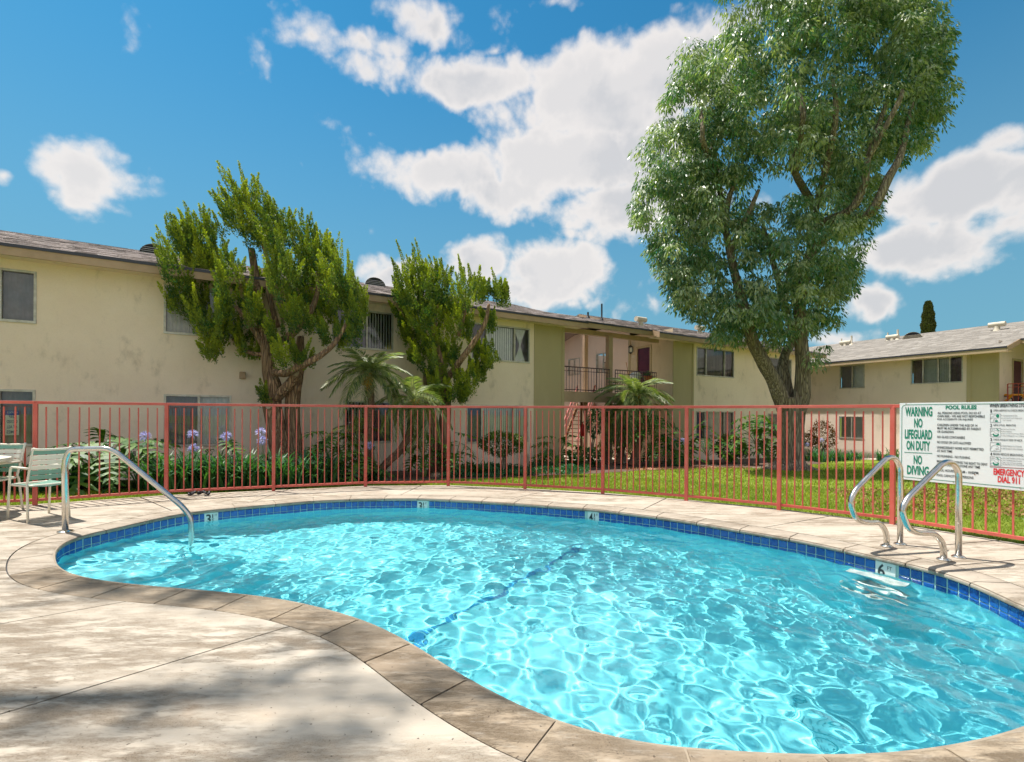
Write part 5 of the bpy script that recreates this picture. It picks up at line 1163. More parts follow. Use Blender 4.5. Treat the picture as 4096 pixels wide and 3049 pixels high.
tips2 = [(1450 + x / 1.5733, 900 + y / 1.5733, L, dx) for x, y, L, dx in ((212,95,1.2,-.35),(330,85,1.2,-.3),(275,190,.8,-.35),(416,190,.8,-.3),(482,215,.8,-.3),(600,185,.9,-.25),(665,245,.6,-.2),(740,255,.6,.1),(812,270,.9,-.3),(900,365,.7,-.15),(150,450,.7,-.55),(560,262,.6,.3),(870,330,.5,0),(450,200,.7,-.2))]
jt2 = thing('juniper_tree', 'smaller bushy juniper between the two upper windows, foliage almost to the fence top', 'tree', at(1785, 1888, YJ2))
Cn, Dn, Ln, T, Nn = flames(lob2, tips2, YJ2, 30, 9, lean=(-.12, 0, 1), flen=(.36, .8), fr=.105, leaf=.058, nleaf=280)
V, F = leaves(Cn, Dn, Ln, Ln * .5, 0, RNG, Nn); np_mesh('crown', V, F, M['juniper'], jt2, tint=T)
j = lambda *pts: zp(pts, YJ2, 1450, 900, 1.5733); mb = MB()
tube_wob(mb, j((515,1590),(518,1440),(515,1280),(520,1090),(490,900),(460,760),(440,620)), [.26,.19,.16,.15,.12,.09,.06])
tube_wob(mb, j((460,1590),(455,1440),(450,1280),(400,1050),(400,900)), [.22,.15,.13,.09,.06])
tube_wob(mb, j((540,960),(620,850,-.4),(700,740,-.5),(770,620,-.5),(795,500,-.4)), [.09,.085,.075,.06,.04], 10); tube_wob(mb, j((500,880),(465,720,-.2),(455,560,-.1)), [.08,.06,.05], 10); tube_wob(mb, j((600,700),(640,560),(635,420)), [.06,.05,.04], 8)
mb.build('trunk', M['junbark'], jt2, smooth='all')

# big ash tree
YT = 15.6; mpp = YT / FPX
bt = thing('ash_tree', 'very tall broadleaf tree with dense drooping foliage and grey forked trunk on the lawn', 'tree', at(3165, 1885, YT))
LB = [(2890,270,170,150),(2790,430,150,160),(2700,640,140,160),(2650,860,120,160),(2720,1010,130,140),(2790,1140,130,130),(2740,1180,70,80),(2900,1330,90,55),(3100,110,200,150),(3330,80,220,160),(3560,110,200,160),(3700,170,110,150),(3730,380,100,130),(3560,400,180,150),(3270,380,220,160),(3045,430,190,170),(2890,600,150,150),(3610,560,110,90),(3400,570,180,130),(3150,590,160,100),(2880,800,150,130),(2900,960,150,120),(3080,930,130,110),(3290,830,140,130),(3440,800,100,120),(3340,980,130,130),(3120,1090,170,120),(2990,1220,140,100),(3270,1150,130,110),(3370,1090,70,110),(3150,1290,120,70),(2860,1240,110,80),(3250,1300,60,60),(3430,680,120,90),(2760,760,130,120),(2980,-60,120,90),(3250,-100,260,140),(3560,-60,220,140),(3640,250,140,160),(3310,1240,50,90),(3270,1430,30,50),(3100,1330,60,60),(2960,1290,70,60),(3060,1240,80,60)]
rg = np.random.RandomState(21); Cs, Ds, Ls, Ts, Ns = [], [], [], [], []
gaps = [(3125, 752, 62, 42), (3010, 800, 45, 45), (3060, 1110, 28, 60), (3290, 1330, 25, 50)]
for (cx, cy, rx, ry) in LB:
    ncl = int(rx * ry / 262); crown_d = 1.9 * min(1, rx / 130)
    for _ in range(ncl):
        u_ = rg.normal(size=3); u_ /= np.linalg.norm(u_); u_ *= rg.uniform(.2, 1) ** .38 * (1.16 if rg.rand() < .12 else 1)
        px, py = cx + u_[0] * rx, cy + u_[2] * ry
        if any(((px - g[0]) / g[2]) ** 2 + ((py - g[1]) / g[3]) ** 2 < 1 for g in gaps): continue
        far_c = (abs(px - 3200) / 560)
        c = np.array(at(px, py, YT + u_[1] * crown_d + rg.uniform(-.8, .8) * max(0, 1 - far_c) * 1.4)); n = 58
        r0 = rg.uniform(.20, .36); dv = norm(rg.normal(size=(n, 3)) + [0, -.1, .45]); sc_ = np.array([1, 1, .8]) * r0; P = c + dv * sc_ * (rg.uniform(.55, 1, n) ** .5)[:, None]
        Dd = dv * [1, 1, .3] * .8 + np.array([0, 0, -.85]) + rg.normal(size=(n, 3)) * .22; Cs.append(P); Ds.append(Dd); Ns.append(dv + [0, 0, .35]); Ls.append(.15 * rg.uniform(.65, 1.25, n)); Ts.append(np.clip(rg.uniform(.05, .75) ** 1.3 + rg.normal(size=n) * .14, 0, 1))
Cn = np.vstack(Cs); V, F = leaves(Cn, np.vstack(Ds), np.concatenate(Ls), np.concatenate(Ls) * .34, .12, rg, np.vstack(Ns)); np_mesh('crown', V, F, M['ash'], bt, tint=np.concatenate(Ts))
mb = MB(); T_ = lambda *pts: [at(p[0], p[1], YT + (p[2] if len(p) > 2 else 0)) for p in pts]
def flare(i, t, p): h = max(0, 1 - (p.z + .45) / .55); return 1 + .10 * noise.noise(Vector((math.cos(t), math.sin(t), p.z * 1.3)) * 1.6) + .35 * h * h * (1 + .6 * math.sin(5 * t + 1)) + .05 * math.sin(9 * t)
P = smooth_path(T_((3165,1905),(3163,1880),(3165,1830),(3166,1760),(3164,1680),(3160,1620),(3158,1590)), 5); rr_ = np.interp(np.linspace(0, 1, len(P)), [0, .12, .3, .6, 1], [.55, .42, .36, .35, .40]); mb.tube(P, list(rr_), 30, True, flare)
tube_wob(mb, T_((3140,1640),(3100,1530,-.1),(3050,1440,-.2),(3005,1350,-.3),(2975,1230,-.3),(2935,1080,-.2),(2900,900,0),(2870,700,0),(2830,500,.2)), [.25,.22,.20,.18,.15,.12,.10,.07,.04], 16)
tube_wob(mb, T_((3185,1650),(3210,1560,-.2),(3212,1450,-.3),(3202,1330,-.3),(3200,1200,-.2),(3240,1020,0),(3260,850,.2),(3180,690,-.6),(3170,600,-.6)), [.28,.23,.20,.19,.16,.14,.12,.10,.08], 16)
tube_wob(mb, T_((3160,1620,.2),(3135,1500,.3),(3140,1420,.4),(3170,1340,.5),(3120,1150,.6),(3050,900,.5)), [.22,.17,.14,.12,.10,.06], 12)
tube_wob(mb, T_((3240,1020),(3360,900,.2),(3480,850,-1.2),(3550,720,-1.5),(3605,610,-1.4),(3650,400,-1)), [.15,.13,.13,.12,.09,.05], 10)
tube_wob(mb, T_((3260,900),(3400,840,-1),(3455,740,-1.3),(3470,640,-1.3),(3550,400,-1)), [.12,.11,.11,.09,.05], 10)
tube_wob(mb, T_((2920,1000),(2990,860,-.6),(3035,760,-.7)), [.1,.08,.05], 8); tube_wob(mb, T_((2900,900),(2920,780,-.5),(2960,700,-.3)), [.09,.08,.05], 8); tube_wob(mb, T_((2870,700),(2815,580,-1.4),(2810,500,-1.6),(2800,420,-1)), [.08,.08,.06,.04], 8)
tube_wob(mb, T_((3180,690,-.6),(3210,480,-1.9),(3200,380,-1.9)), [.1,.08,.05], 8); tube_wob(mb, T_((3260,850),(3340,500,-1.7),(3330,320,-1.6)), [.11,.08,.04], 8); tube_wob(mb, T_((3470,640,-1.3),(3590,420,-1.8),(3610,360,-1.8)), [.08,.07,.04], 8)
mb.build('trunk', M['bark'], bt, smooth='all')
mb = MB(); base = at(3165, 1885, YT)
for k in range(9):
    a = k * .7 + .3; L = random.uniform(.8, 1.5); p = [base + Vector((math.cos(a) * L * t, math.sin(a) * L * t * .8, .34 * (1 - t) ** 2 + .0 - t * .03)) for t in (.25, .5, .75, 1)]; mb.tube(smooth_path(p, 3), list(np.interp(np.linspace(0, 1, 10), [0, 1], [.16, .03])), 8)
mb.build('root', M['bark'], bt, smooth='all')

# shade tree standing left of the camera, out of the frame
st_t = thing('shade_tree', 'tall tree beside the pool deck outside the left of the frame', 'tree', (-10.8, 3.6, 0)); rg = np.random.RandomState(8); Cs, Ds = [], []
def shade_spot(x, y, rx, ry, n, h=11.5, rot=0):
    off = SUN_H * (h / math.tan(SUN_EL))
    for _ in range(n):
        a = rg.normal() * rx * .5; b = rg.normal() * ry * .5; c = np.array([x + a * math.cos(rot) - b * math.sin(rot) + off.x, y + a * math.sin(rot) + b * math.cos(rot) + off.y, h + rg.uniform(-.5, .5)])
        # keep the spot where the sun ray meets the deck
        dzz = c[2] - h; c[0] += SUN_H.x * dzz / math.tan(SUN_EL); c[1] += SUN_H.y * dzz / math.tan(SUN_EL)
        m = 9; Cs.append(c + rg.normal(size=(m, 3)) * .10); Ds.append(rg.normal(size=(m, 3)) + np.array([0, 0, -.6]))
shade_spot(-1.35, 2.40, .75, .08, 20, rot=.35); shade_spot(-.75, 2.0, .5, .08, 15, rot=.35); shade_spot(-2.9, 3.72, 1.4, .16, 46, rot=-.25); shade_spot(-1.05, 2.95, .4, .1, 8, rot=.3)
shade_spot(.45, 2.55, .8, .3, 60, rot=.2); shade_spot(-3.0, 4.5, .8, .3, 30); shade_spot(1.4, 2.5, .6, .22, 34)
Cn = np.vstack(Cs); V, F = leaves(Cn, np.vstack(Ds), .16, .06, .1, rg); np_mesh('crown', V, F, M['ash'], st_t, tint=rg.uniform(0, .6, len(F)))
mb = MB(); tube_wob(mb, [(-10.8, 3.6, -.1), (-10.7, 3.7, 4), (-10.2, 4.0, 8), (-9.4, 4.4, 10)], [.35, .3, .24, .12], 12)
for (x, y) in ((-5.9, 4.7), (-7.4, 6.0), (-4.1, 4.9), (-5.3, 4.4), (-3.2, 4.8)): tube_wob(mb, [(-10.2, 4.0, 8), ((-10 + x) / 2, (4.0 + y) / 2, 10.6), (x, y, 11.5)], [.08, .04, .015], 6)
mb.build('trunk', M['bark'], st_t, smooth='all')

# cypress behind building 2
cyx = at(3712, 1390, 42); cy_t = thing('cypress_tree', 'narrow columnar cypress rising behind the grey roof', 'tree', Vector((cyx.x, cyx.y, -1))); rg = np.random.RandomState(4); n = 14000; t = rg.uniform(0, 1, n)
top = at(3712, 1210, 42).z; bot = 4.0; z = bot + (top - bot) * t; ang = rg.uniform(0, 6.28, n); rad = (.50 - .24 * t ** 3) * np.sqrt(rg.uniform(.4, 1, n)) * (1 + .12 * np.sin(ang * 4 + z * 2.5) + .1 * np.sin(z * 7)) * np.clip((1.02 - t) * 9, 0, 1) ** .5
Cn = np.stack([cyx.x + rad * np.cos(ang), cyx.y + rad * np.sin(ang), z], 1); Dd = np.stack([np.cos(ang) * .4, np.sin(ang) * .4, np.ones(n)], 1) + rg.normal(size=(n, 3)) * .2
V, F = leaves(Cn, Dd, .2, .09, 0, rg); np_mesh('crown', V, F, M['cypress'], cy_t, tint=rg.uniform(0, 1, n)); mb = MB(); mb.tube([(cyx.x, cyx.y, -1), (cyx.x, cyx.y, 8)], [.25, .1], 8); mb.build('trunk', M['bark'], cy_t)

# palms
def frond_mesh(L, nl, droop, seed, wleaf=.022, lleaf=.30):
    rg = np.random.RandomState(seed); V = []; F = []; T = []
    pts = [];
    for i in range(21):
        t = i / 20; pts.append(np.array([L * (t - .12 * t * t * droop), 0, L * (.55 * t - (.55 + .55 * droop) * t * t)]))
    def pt(t): f = t * 20; i = min(19, int(f)); w = f - i; return pts[i] * (1 - w) + pts[i + 1] * w
    for i in range(nl):
        t = .10 + .9 * i / nl; p = pt(t); tg = pt(min(1, t + .04)) - pt(max(0, t - .04)); tg /= np.linalg.norm(tg)
        ll = lleaf * (math.sin(math.pi * min(1, t * .8 + .18)) ** .7) * rg.uniform(.85, 1.1)
        for s in (-1, 1):
            sd_ = np.array([0, s, 0]); up_ = np.cross(tg, sd_) * s; d = tg * .62 + sd_ * .8 + np.array([0, 0, .12]) + rg.normal(size=3) * .07; d /= np.linalg.norm(d)
            k = len(V); w = np.cross(d, [0, 0, 1]); w /= np.linalg.norm(w) + 1e-9; w *= wleaf / 2; m1 = p + d * ll * .5 + np.array([0, 0, -.02]); m2 = p + d * ll + np.array([0, 0, -.30 * ll - .03 * droop])
            V += [p, m1 + w, m1 - w, m2]; F += [(k, k + 1, k + 3, k + 2)]; T.append(rg.uniform(0, 1))
    for i in range(20):
        k = len(V); r = .010 * (1 - i / 22); a, b = pts[i], pts[i + 1]; V += [a + [0, r, 0], a + [0, -r, 0], b + [0, -r, 0], b + [0, r, 0]]; F.append((k, k + 1, k + 2, k + 3)); T.append(.8)
    me_o = np_mesh('frond', V, F, M['palm'], None, tint=T); return me_o.data, me_o
FR_ = [frond_mesh(1.0, 46, dr_, 30 + i)[1] for i, dr_ in enumerate((.5, .9, 1.3, 1.7))]
FMESH = [o.data for o in FR_]
for o in FR_: bpy.data.objects.remove(o)
def palm(label, top, trunk, L, nf, seed, group=None, fruit=True, low=-50, rt=.075, young=.0):
    t = thing('palm_tree', label, 'palm', trunk[0], group); rg = random.Random(seed); mb = MB(); P = smooth_path(trunk, 6)
    mb.tube(P, [rt * (1.25 - .25 * i / len(P)) * (1 + .12 * (i % 2)) for i in range(len(P))], 10, True, lambda i, t_, p: 1 + .12 * math.sin(7 * t_ + i)); mb.build('trunk', M['palmbark'], t)
    for k in range(nf):
        e = R(low + (88 - low) * (k + .5) / nf); azm = k * 2.399 + rg.uniform(-.2, .2); m = FMESH[min(3, max(0, int((1 - (k / nf)) * 4)))]
        o = bpy.data.objects.new('frond', m); COL.objects.link(o); o.parent = t; s = L * rg.uniform(.85, 1.1) * (.8 if k > nf * .9 else 1)
        tilt = e - R(28); m4 = Matrix.Translation(top) @ Matrix.Rotation(azm, 4, 'Z') @ Matrix.Rotation(-tilt, 4, 'Y') @ Matrix.Rotation(rg.uniform(-.3, .3), 4, 'X') @ Matrix.Scale(s, 4)
        o.matrix_parent_inverse = Matrix(); o.matrix_basis = ORIG[t.name].inverted() @ m4
    if fruit:
        rg2 = np.random.RandomState(seed)
        for k in range(3):
            a = rg.uniform(3.2, 6.2); c = np.array(top) + np.array([.12 * math.cos(a), .12 * math.sin(a), -.12]); n = 160; Pn = c + rg2.normal(size=(n, 3)) * [.035, .035, .09]; V, F = leaves(Pn, rg2.normal(size=(n, 3)), .04, .03, 0, rg2); np_mesh('fruit_cluster', V, F, M['yel'], t, tint=rg2.uniform(0, 1, n))
    return t
YP = 11.7
palm('feathery date palm with grey green fronds beside the juniper trunks', at(1482, 1505, YP), [at(1487, 1885, YP), at(1478, 1760, YP), at(1484, 1640, YP), at(1484, 1540, YP)], 1.02, 34, 1, low=12)
palm('leaning date palm with bright new fronds, curved trunk rising from the bed', at(1655, 1612, YP + .2), [at(1512, 1888, YP), at(1590, 1812, YP + .1), at(1632, 1750, YP + .15), at(1650, 1640, YP + .2)], 1.0, 26, 2, low=-25)
palm('short dark palm stem leaning left at the foot of the tallest palm', at(1425, 1740, YP - .1), [at(1460, 1890, YP), at(1440, 1830, YP), at(1425, 1760, YP - .1)], .75, 12, 5, fruit=False, low=-10, rt=.055)
YB = 18.2
palm('bushy date palm in front of the balcony posts', at(2545, 1590, YB - 1), [at(2530, 1862, YB - 1), at(2555, 1760, YB - 1), at(2552, 1620, YB - 1)], 1.45, 34, 3, low=-10, rt=.12)
palm('slender palm under the balcony beside the square post', at(2445, 1680, YB), [at(2425, 1850, YB), at(2418, 1780, YB), at(2440, 1700, YB)], 1.1, 20, 6, fruit=False, low=-40)
palm('leaning palm stem right of the square post', at(2500, 1650, YB - .4), [at(2475, 1858, YB - .6), at(2492, 1760, YB - .5), at(2500, 1670, YB - .4)], 1.1, 16, 7, fruit=False, low=-40, rt=.10)

# philodendrons
def philo_mesh(seed):
    rg = random.Random(seed); V = []; F = []; T = []; nl = 6
    def tri(*p):
        k = len(V); V.extend(p); F.append((k, k + 1, k + 2, k + 3)); T.append(rg.uniform(0, 1))
    for i in range(nl + 1):
        t = i / nl; x = -.16 + 1.1 * t; zc = -.35 * t * t
        if i == nl: dirs = [0]
        else: dirs = [-1, 1]
        for s in dirs:
            L = (.50 * math.sin(math.pi * (t * .78 + .2)) + .08) * rg.uniform(.9, 1.1); ang = R(118 - 88 * t) if s else 0
            dx, dy = math.cos(ang), math.sin(ang) * s; w = .085 * (1 - .3 * t); px_, py_ = -dy, dx
            a = (x, 0, zc); m = (x + dx * L * .55, dy * L * .55, zc + .05 - .10 * L); e = (x + dx * L, dy * L, zc - .22 * L)
            tri((a[0] - px_ * w * .6, a[1] - py_ * w * .6, zc), (m[0] - px_ * w, m[1] - py_ * w, m[2] - .02), (m[0] + px_ * w, m[1] + py_ * w, m[2] + .0), (a[0] + px_ * w * .6, a[1] + py_ * w * .6, zc))
            tri((m[0] - px_ * w, m[1] - py_ * w, m[2] - .02), (e[0] - px_ * .01, e[1] - py_ * .01, e[2]), (e[0] + px_ * .01, e[1] + py_ * .01, e[2]), (m[0] + px_ * w, m[1] + py_ * w, m[2]))
            if s:
                m2 = (m[0] + dx * .02 + .07, m[1] + dy * L * .15, m[2] - .03); tri((m[0] + px_ * w * s, m[1] + py_ * w * s, m[2]), (m2[0] + .03, m2[1] + dy * .08, m2[2] - .02), (m2[0] + .01, m2[1], m2[2]), (m[0] - dx * .1, m[1] - dy * .1, m[2]))
    for i in range(nl): t0, t1 = i / nl, (i + 1) / nl; w = .15 * (1 - t0 * .85) + .02; tri((-.16 + 1.1 * t0, -w, -.35 * t0 * t0), (-.16 + 1.1 * t1, -w * .85, -.35 * t1 * t1), (-.16 + 1.1 * t1, w * .85, -.35 * t1 * t1), (-.16 + 1.1 * t0, w, -.35 * t0 * t0))
    o = np_mesh('leaf', V, F, M['philo'], None, tint=T); me = o.data; bpy.data.objects.remove(o); return me
PHM = [philo_mesh(i) for i in range(3)]
def philodendron(label, base, H, n, size, seed, spread=.75, trunk=.0, group='philodendrons in the planting bed'):
    t = thing('philodendron', label, 'plant', base, group); rg = random.Random(seed); base = Vector(base); st_top = base + Vector((rg.uniform(-.1, .1), 0, trunk)); mb = MB()
    mb.tube([base - Vector((0, 0, .05)), (base + st_top) / 2 + Vector((.04, 0, 0)), st_top], [.07, .06, .05], 8)
    lv = []
    for k in range(n):
        f = (k + .5) / n; azm = k * 2.4 + rg.uniform(-.3, .3); rr = spread * (1 - .55 * f) * rg.uniform(.75, 1.1); h = H * (.30 + .7 * f) * rg.uniform(.85, 1.05); tip = base + Vector((rr * math.cos(azm), rr * math.sin(azm) * .8, max(h, .15)))
        mb.tube(smooth_path([st_top, (st_top + tip) / 2 + Vector((0, 0, .12)), tip], 3), .010, 5); lv.append((tip, azm, f))
    mb.build('stem', M['philo_stem'], t, smooth='all')
    for tip, azm, f in lv:
        o = bpy.data.objects.new('leaf', rg.choice(PHM)); COL.objects.link(o); o.parent = t; s = size * rg.uniform(.8, 1.15)
        m4 = Matrix.Translation(tip) @ Matrix.Rotation(azm + rg.uniform(-.4, .4), 4, 'Z') @ Matrix.Rotation(R(25 - 25 * f) + rg.uniform(-.25, .35), 4, 'Y') @ Matrix.Rotation(rg.uniform(-.4, .4), 4, 'X') @ Matrix.Scale(s, 4)
        o.matrix_parent_inverse = Matrix(); o.matrix_basis = ORIG[t.name].inverted() @ m4
M['philo_stem'] = M_('philodendron_stem', (.14, .20, .05), .5)[0]
def ground_at(px, Y, dz=0): p = at(px, 1700, Y); return Vector((p.x, p.y, tz(p.x, p.y) + dz))
philodendron('large philodendron with split leaves seen through the steel handrail', ground_at(395, 9.0), 1.15, 15, .58, 1, .8)
philodendron('philodendron with one big leaf leaning right of the handrail', ground_at(540, 9.3), 1.0, 9, .55, 2, .6)
philodendron('slim philodendron in front of the lower blinds', ground_at(880, 9.9), 1.05, 6, .42, 3, .45, .2)
philodendron('philodendron with pale sunlit leaves right of the juniper trunks', ground_at(1335, 11.0), 1.15, 13, .5, 4, .65, .3)
philodendron('philodendron at the foot of the tallest palm', ground_at(1440, 10.6), .8, 8, .42, 5, .45)
philodendron('philodendron between leaning palm and second juniper', ground_at(1690, 12.3), 1.2, 11, .48, 6, .55, .2)
philodendron('dark philodendron right of the second juniper trunk', ground_at(1818, 12.6), 1.15, 9, .45, 7, .5)
philodendron('philodendron in front of the left olive board panel', ground_at(2235, 15.3), 1.1, 14, .55, 8, .75, .2)
philodendron('small philodendron in front of the staircase', ground_at(2335, 16.2), .7, 7, .4, 9, .4)
philodendron('tall glossy philodendron under the bushy palm', ground_at(2600, 17.0), 2.0, 18, .62, 10, .9, .5)
philodendron('arching philodendron below the right olive panel', ground_at(2680, 17.2), 1.2, 13, .55, 11, .8)
philodendron('philodendron left of the clipped shrub under the lower right window', ground_at(2830, 18.3), 1.6, 13, .6, 12, .8, .3)
philodendron('tall philodendron with bare stem left of the ash trunk', ground_at(3030, 18.0), 2.1, 18, .68, 13, .8, .8)
philodendron('low philodendron against the ash trunk', ground_at(3090, 17.5), 1.3, 10, .55, 14, .7)

# agapanthus clumps and other strap leaved plants
def strap_clump(label, base, H, n, seed, flowers=0, group='agapanthus clumps in the bed', spread=.35, fh=1.0, name='agapanthus', cat='plant'):
    t = thing(name, label, cat, base, group); rg = np.random.RandomState(seed); V = []; F = []; T = []; base = np.array(base)
    for k in range(n):
        a = rg.uniform(0, 6.28); L = H * rg.uniform(.75, 1.35); c0 = base + [rg.normal() * spread * .55, rg.normal() * spread * .4, 0]; out = np.array([math.cos(a), math.sin(a), 0]); w = rg.uniform(.016, .026); sdv = np.array([-out[1], out[0], 0]); ln_ = rg.uniform(.35, 1.0); tt = rg.uniform(0, 1)
        prev = None
        for i in range(5):
            s = i / 4; p = c0 + out * L * ln_ * s * (.45 + .55 * s) + np.array([0, 0, L * (1.35 * s - (.30 + .62 * ln_) * s * s)]); ww = w * (1 - s ** 3 * .95)
            cur = (p + sdv * ww, p - sdv * ww)
            if prev: k0 = len(V); V += [prev[0], prev[1], cur[1], cur[0]]; F.append((k0, k0 + 1, k0 + 2, k0 + 3)); T.append(np.clip(tt + .2 * (i == 2), 0, 1))
            prev = cur
    o = np_mesh('foliage', V, F, M['strap'], t, tint=T); o['kind'] = 'stuff'
    for k in range(flowers):
        a = rg.uniform(0, 6.28); h = fh * rg.uniform(.75, 1.15); b = Vector(base) + Vector((rg.normal() * spread * .5, rg.normal() * spread * .3, 0)); tp = b + Vector((rg.normal() * .12, 0, h)); mb = MB(); mb.tube(smooth_path([b, (b + tp) / 2 + Vector((.02, 0, 0)), tp], 3), .006, 5); s_o = mb.build('flower_stalk', M['philo_stem'], t)
        m = 70; dirs = norm(rg.normal(size=(m, 3)) + [0, 0, .25]); V, F = leaves(np.array(tp) + dirs * .03, dirs + rg.normal(size=(m, 3)) * .1, .085, .022, .15, rg); np_mesh('flower_head', V, F, M['violet'], s_o, tint=rg.uniform(0, 1, m))
AG = [(-40, 8.6, 0), (70, 8.9, 0), (200, 8.8, 0), (330, 9.2, 0), (650, 8.95, 1), (700, 9.3, 1), (745, 9.0, 0), (800, 9.5, 1), (850, 9.1, 0), (905, 9.5, 1), (950, 9.2, 1), (1005, 9.6, 1), (1050, 9.35, 0), (1105, 9.9, 0), (1150, 9.5, 0), (1210, 10.2, 0), (1255, 10.0, 0), (1310, 10.5, 0)]
words = ['at the left edge behind the chairs', 'just right of the left edge behind the table', 'behind the near chair', 'below the split leaf plant', 'with one flower below the grey blind', 'with one tall flower under the window', 'low in the row under the window frame', 'with one flower below the pale blinds', 'front of the row below the pale blinds', 'with one flower right of the slim philodendron', 'with a leaning flower stalk', 'with a lone flower left of the juniper trunks', 'left of the fence post before the trunks', 'at the foot of the left juniper trunk', 'in front of both juniper trunks', 'at the foot of the right juniper trunk', 'right of the juniper trunks', 'last of the row before the bare soil']
for k, ((x, Y, fl), wd_) in enumerate(zip(AG, words)): strap_clump('dark strap leaved clump ' + wd_, ground_at(x, Y), .78 if x > 500 else .6, 90, 40 + k, fl, fh=1.02)
for k, (x, Y, H, fl, wd_) in enumerate(((1490, 10.9, .4, 1, 'between the crossing palm stems'), (1870, 12.6, .45, 0, 'left of the round clipped shrub'), (1930, 12.8, .45, 0, 'touching the round clipped shrub'), (2715, 17.3, .6, 3, 'with violet flowers below the right olive panel'), (3245, 21.5, .7, 2, 'right of the ash trunk'), (3290, 20.5, .6, 0, 'right of the ash trunk, nearer the lawn'), (3340, 21.5, .6, 0, 'before the reddish shrub'), (3400, 22.0, .5, 0, 'under the far ground floor window'), (3430, 23.2, .45, 0, 'alone on the path edge under the far window'), (3530, 22.0, .5, 0, 'left of the sign post'), (3590, 21.0, .7, 0, 'half hidden by the sign'))):
    strap_clump('strap leaved clump ' + wd_, ground_at(x, Y), H, 60, 80 + k, fl, fh=.95)
# shrubs
def shrub(label, base, c, r, n, seed, mat, leaf=.07, stem=True, name='shrub', clump=None):
    t = thing(name, label, 'shrub', base); rg = np.random.RandomState(seed); d = norm(rg.normal(size=(n, 3))); lump = 1 + .12 * np.sin(d[:, 0] * 5 + d[:, 2] * 4) + .08 * np.sin(d[:, 1] * 9 + d[:, 0] * 7); P = np.array(c) + d * np.array(r) * (rg.uniform(.45, 1, n) ** .4 * lump)[:, None]
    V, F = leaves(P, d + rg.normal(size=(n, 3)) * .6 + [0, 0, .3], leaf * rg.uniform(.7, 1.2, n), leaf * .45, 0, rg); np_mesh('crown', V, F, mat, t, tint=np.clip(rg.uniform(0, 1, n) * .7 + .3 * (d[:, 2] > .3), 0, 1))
    if stem:
        mb = MB(); b = Vector(base); c = Vector(c)
        for k in range(4): a = k * 1.6; mb.tube(smooth_path([b, b + (c - b) * .45 + Vector((.03 * k, 0, 0)), c + Vector((math.cos(a) * r[0] * .55, math.sin(a) * r[1] * .5, -.05))], 4), list(np.linspace(.03, .012, 9)), 6)
        mb.build('stem', M['bark'], t)
gb_ = ground_at(2010, 13.6); shrub('round clipped shrub on a thin stem below the lower window', gb_, at(2010, 1775, 13.6), (.62, .5, .33), 2600, 1, M['shrub'], .075)
gb_ = ground_at(2925, 19.3); shrub('rounded clipped shrub under the lower right window', gb_, at(2925, 1790, 19.3), (.62, .5, .48), 2600, 2, M['shrub'], .09, False)
gb_ = ground_at(3290, 24.0); shrub('reddish airy shrub against the far wall', gb_, at(3290, 1745, 24.0), (.62, .5, .75), 1500, 3, M['red_leaf'], .10)
gb_ = ground_at(3240, 24.2); shrub('orange leaved low shrub left of the airy shrub', gb_, at(3235, 1760, 24.2), (.45, .4, .3), 900, 6, M['red_leaf'], .09, False)
gb_ = ground_at(2440, 20.0); shrub('yellow green shrub in the courtyard behind the square post', gb_, at(2450, 1800, 20.0), (.9, .5, .35), 1400, 4, M['grassb'], .09, False)
gb_ = ground_at(2350, 17.2); shrub('dark leafy shrub growing beside the stairs', gb_, at(2380, 1690, 17.2), (.25, .25, .5), 700, 5, M['cover'], .09)
gb_ = ground_at(2360, 16.4); shrub('low dark shrub at the edge of the courtyard', gb_, at(2362, 1830, 16.4), (.32, .3, .3), 900, 7, M['cover'], .08, False)
# flower planter on balcony rail, courtyard pots
pp = F1.P(a1(2592, 1520, -.25), -.25, zf2 + .62); po = thing('planter_box', 'terracotta planter with spiky plant at the balcony rail', 'planter', pp); mb = MB(); mb.lathe(pp, [(.13, 0), (.2, .16), (.21, .18), (.17, .18)], 14); mb.build('pot', M['terra'], po); rg = np.random.RandomState(2); n = 60; V, F = leaves(np.array(pp) + [0, 0, .15] + rg.normal(size=(n, 3)) * .03, norm(rg.normal(size=(n, 3)) + [0, 0, .8]), .38, .035, .35, rg); np_mesh('foliage', V, F, M['strap'], po, tint=rg.uniform(0, 1, n))
pp = Vector(ground_at(2490, 19.0)); po = thing('flower_pot', 'pale clay pot standing behind the leaning palm stem', 'pot', pp); mb = MB(); mb.lathe(pp, [(.13, 0), (.2, .3), (.22, .32), (.22, .36), (.17, .36)], 16); mb.build('pot', M['vent'], po, smooth=True)
# ground cover masses
def cover(name, poly, n, h, leaf, mat, seed, tint=(0, 1)):
    rg = np.random.RandomState(seed); P = np.array([[p[0], p[1]] for p in poly]); lo, hi = P.min(0), P.max(0); X = rg.uniform(lo[0], hi[0], n * 3); Y = rg.uniform(lo[1], hi[1], n * 3); k = inside(X, Y, P); X, Y = X[k][:n], Y[k][:n]; n = len(X)
    hh = h * (.5 + .5 * np.sin(X * 4.1 + 1) * np.sin(Y * 3.7)); Z = TZ(X, Y) + rg.uniform(0, 1, n) ** .7 * np.maximum(hh, .3 * h); V, F = leaves(np.stack([X, Y, Z], 1), rg.normal(size=(n, 3)) + [0, 0, .7], leaf * rg.uniform(.7, 1.2, n), leaf * .5, .1, rg)
    return tag(np_mesh(name, V, F, mat, None, tint=rg.uniform(*tint, n)), kind='stuff')
pg = lambda *pp_: [tuple(Gt(*p).to_2d()) for p in pp_]
cover('ground_cover', pg((1760,1916),(2110,1908),(2075,1880),(1990,1868),(1790,1885)), 9000, .22, .07, M['cover'], 1)
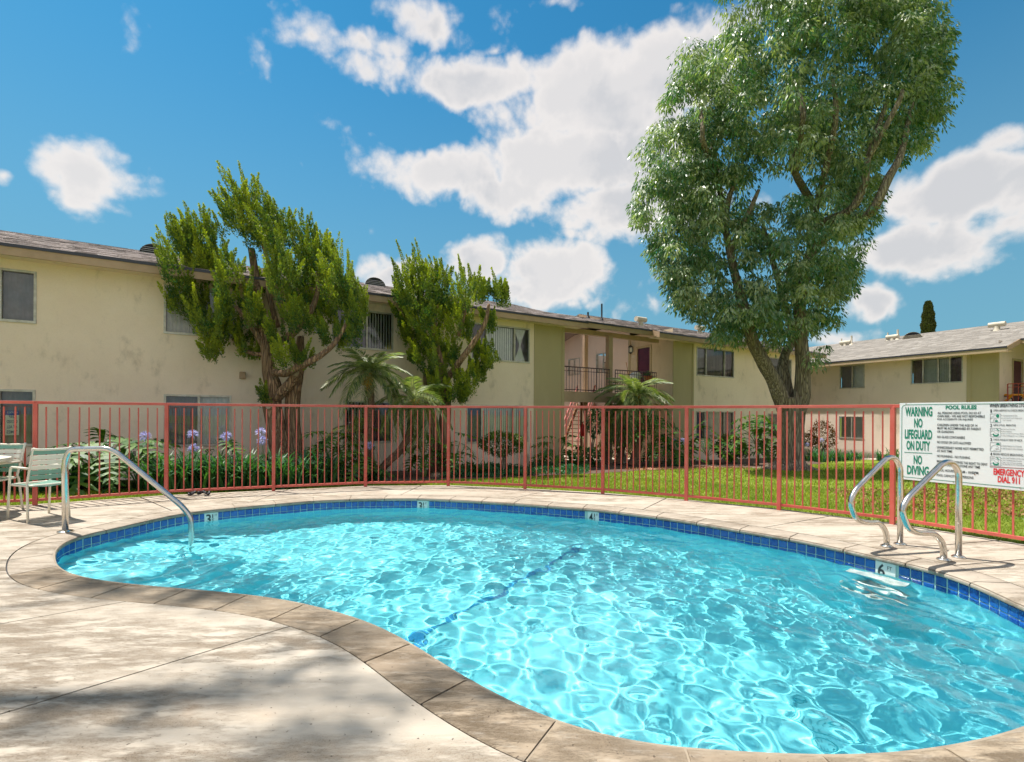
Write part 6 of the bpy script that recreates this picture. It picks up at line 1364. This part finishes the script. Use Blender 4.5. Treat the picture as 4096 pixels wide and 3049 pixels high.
cover('ground_cover', pg((2110,1906),(2340,1899),(2360,1885),(2300,1862),(2120,1862)), 8000, .25, .07, M['cover'], 2)
cover('ground_cover', pg((0,1962),(400,1962),(640,1955),(640,1935),(0,1935)), 7000, .12, .06, M['shrub'], 3)
# grass blades on the lawn
def blades(poly, n, h, seed, name='grass'):
    rg = np.random.RandomState(seed); P = np.array(poly); lo, hi = P.min(0), P.max(0); X = rg.uniform(lo[0], hi[0], n * 3); Y = rg.uniform(lo[1], hi[1], n * 3); k = inside(X, Y, P); X, Y = X[k][:n], Y[k][:n]; n = len(X)
    B = np.stack([X, Y, TZ(X, Y) - .005], 1); a = rg.uniform(0, 6.28, n); hh = h * rg.uniform(.5, 1.3, n); w = .006 + .002 * (Y - 6); sv = np.stack([np.cos(a), np.sin(a), 0 * a], 1) * w[:, None]; tip = B + np.stack([rg.normal(size=n) * .5, rg.normal(size=n) * .5, np.ones(n)], 1) * hh[:, None]
    V = np.stack([B - sv, B + sv, tip], 1).reshape(-1, 3); F = np.arange(3 * n).reshape(n, 3); pt_ = np.array([noise.noise(Vector((x * .8, y * .8, 0))) for x, y in zip(X, Y)]) * .5 + .5
    return tag(np_mesh(name, V, F, M['grassb'], None, tint=np.clip(pt_ * .7 + rg.uniform(0, .45, n), 0, 1)), kind='stuff')
FO = [tuple(DOUT[near_i(DOUT, p)]) for p in POSTS]
lawn_far = [(p.x, p.y) for p in edge[::-1]]
inner = [(FO[i][0], FO[i][1]) for i in range(1, len(FO))]
poly_l = inner + [(9.5, 1.0), (22, 12), (22, 20)] + [(p.x, p.y) for p in edge[::-1]] + [(-9, 7.2)]
nearp = inner[0:] + [(9.5, 1.0), (9, 9), (4, 11.5)] + [tuple(Gt(x, y).to_2d()) for x, y in ((2360,1899),(2090,1911),(1800,1922),(1460,1932),(1100,1941),(700,1953),(400,1963),(0,1963))]
blades(nearp, 90000, .045, 1); blades(poly_l, 70000, .05, 2)
cover('fallen_leaves', pg((3300,1960),(4096,1960),(4300,2080),(3500,2060)), 3200, .03, .06, M['dry'], 5)
cover('fallen_leaves', pg((2500,1885),(3000,1880),(3000,1870),(2500,1872)), 900, .02, .07, M['dry'], 6)
# stones in the bed
for k, (x, Y) in enumerate(((2150, 14.6), (1745, 12.3), (2650, 17.6))):
    p = ground_at(x, Y); mb = MB(); mb.lathe(p - Vector((0, 0, .03)), [(.16, 0), (.19, .06), (.13, .13), (.04, .16)], 9); o = mb.build('garden_stone', M['coping'], None, smooth='all'); tag(o, ['small round stone in the bed near the corner of the olive panel', 'flat stone at the foot of the second juniper', 'rock below the arching philodendron'][k], 'stone', 'stones in the bed')
finish_texts()
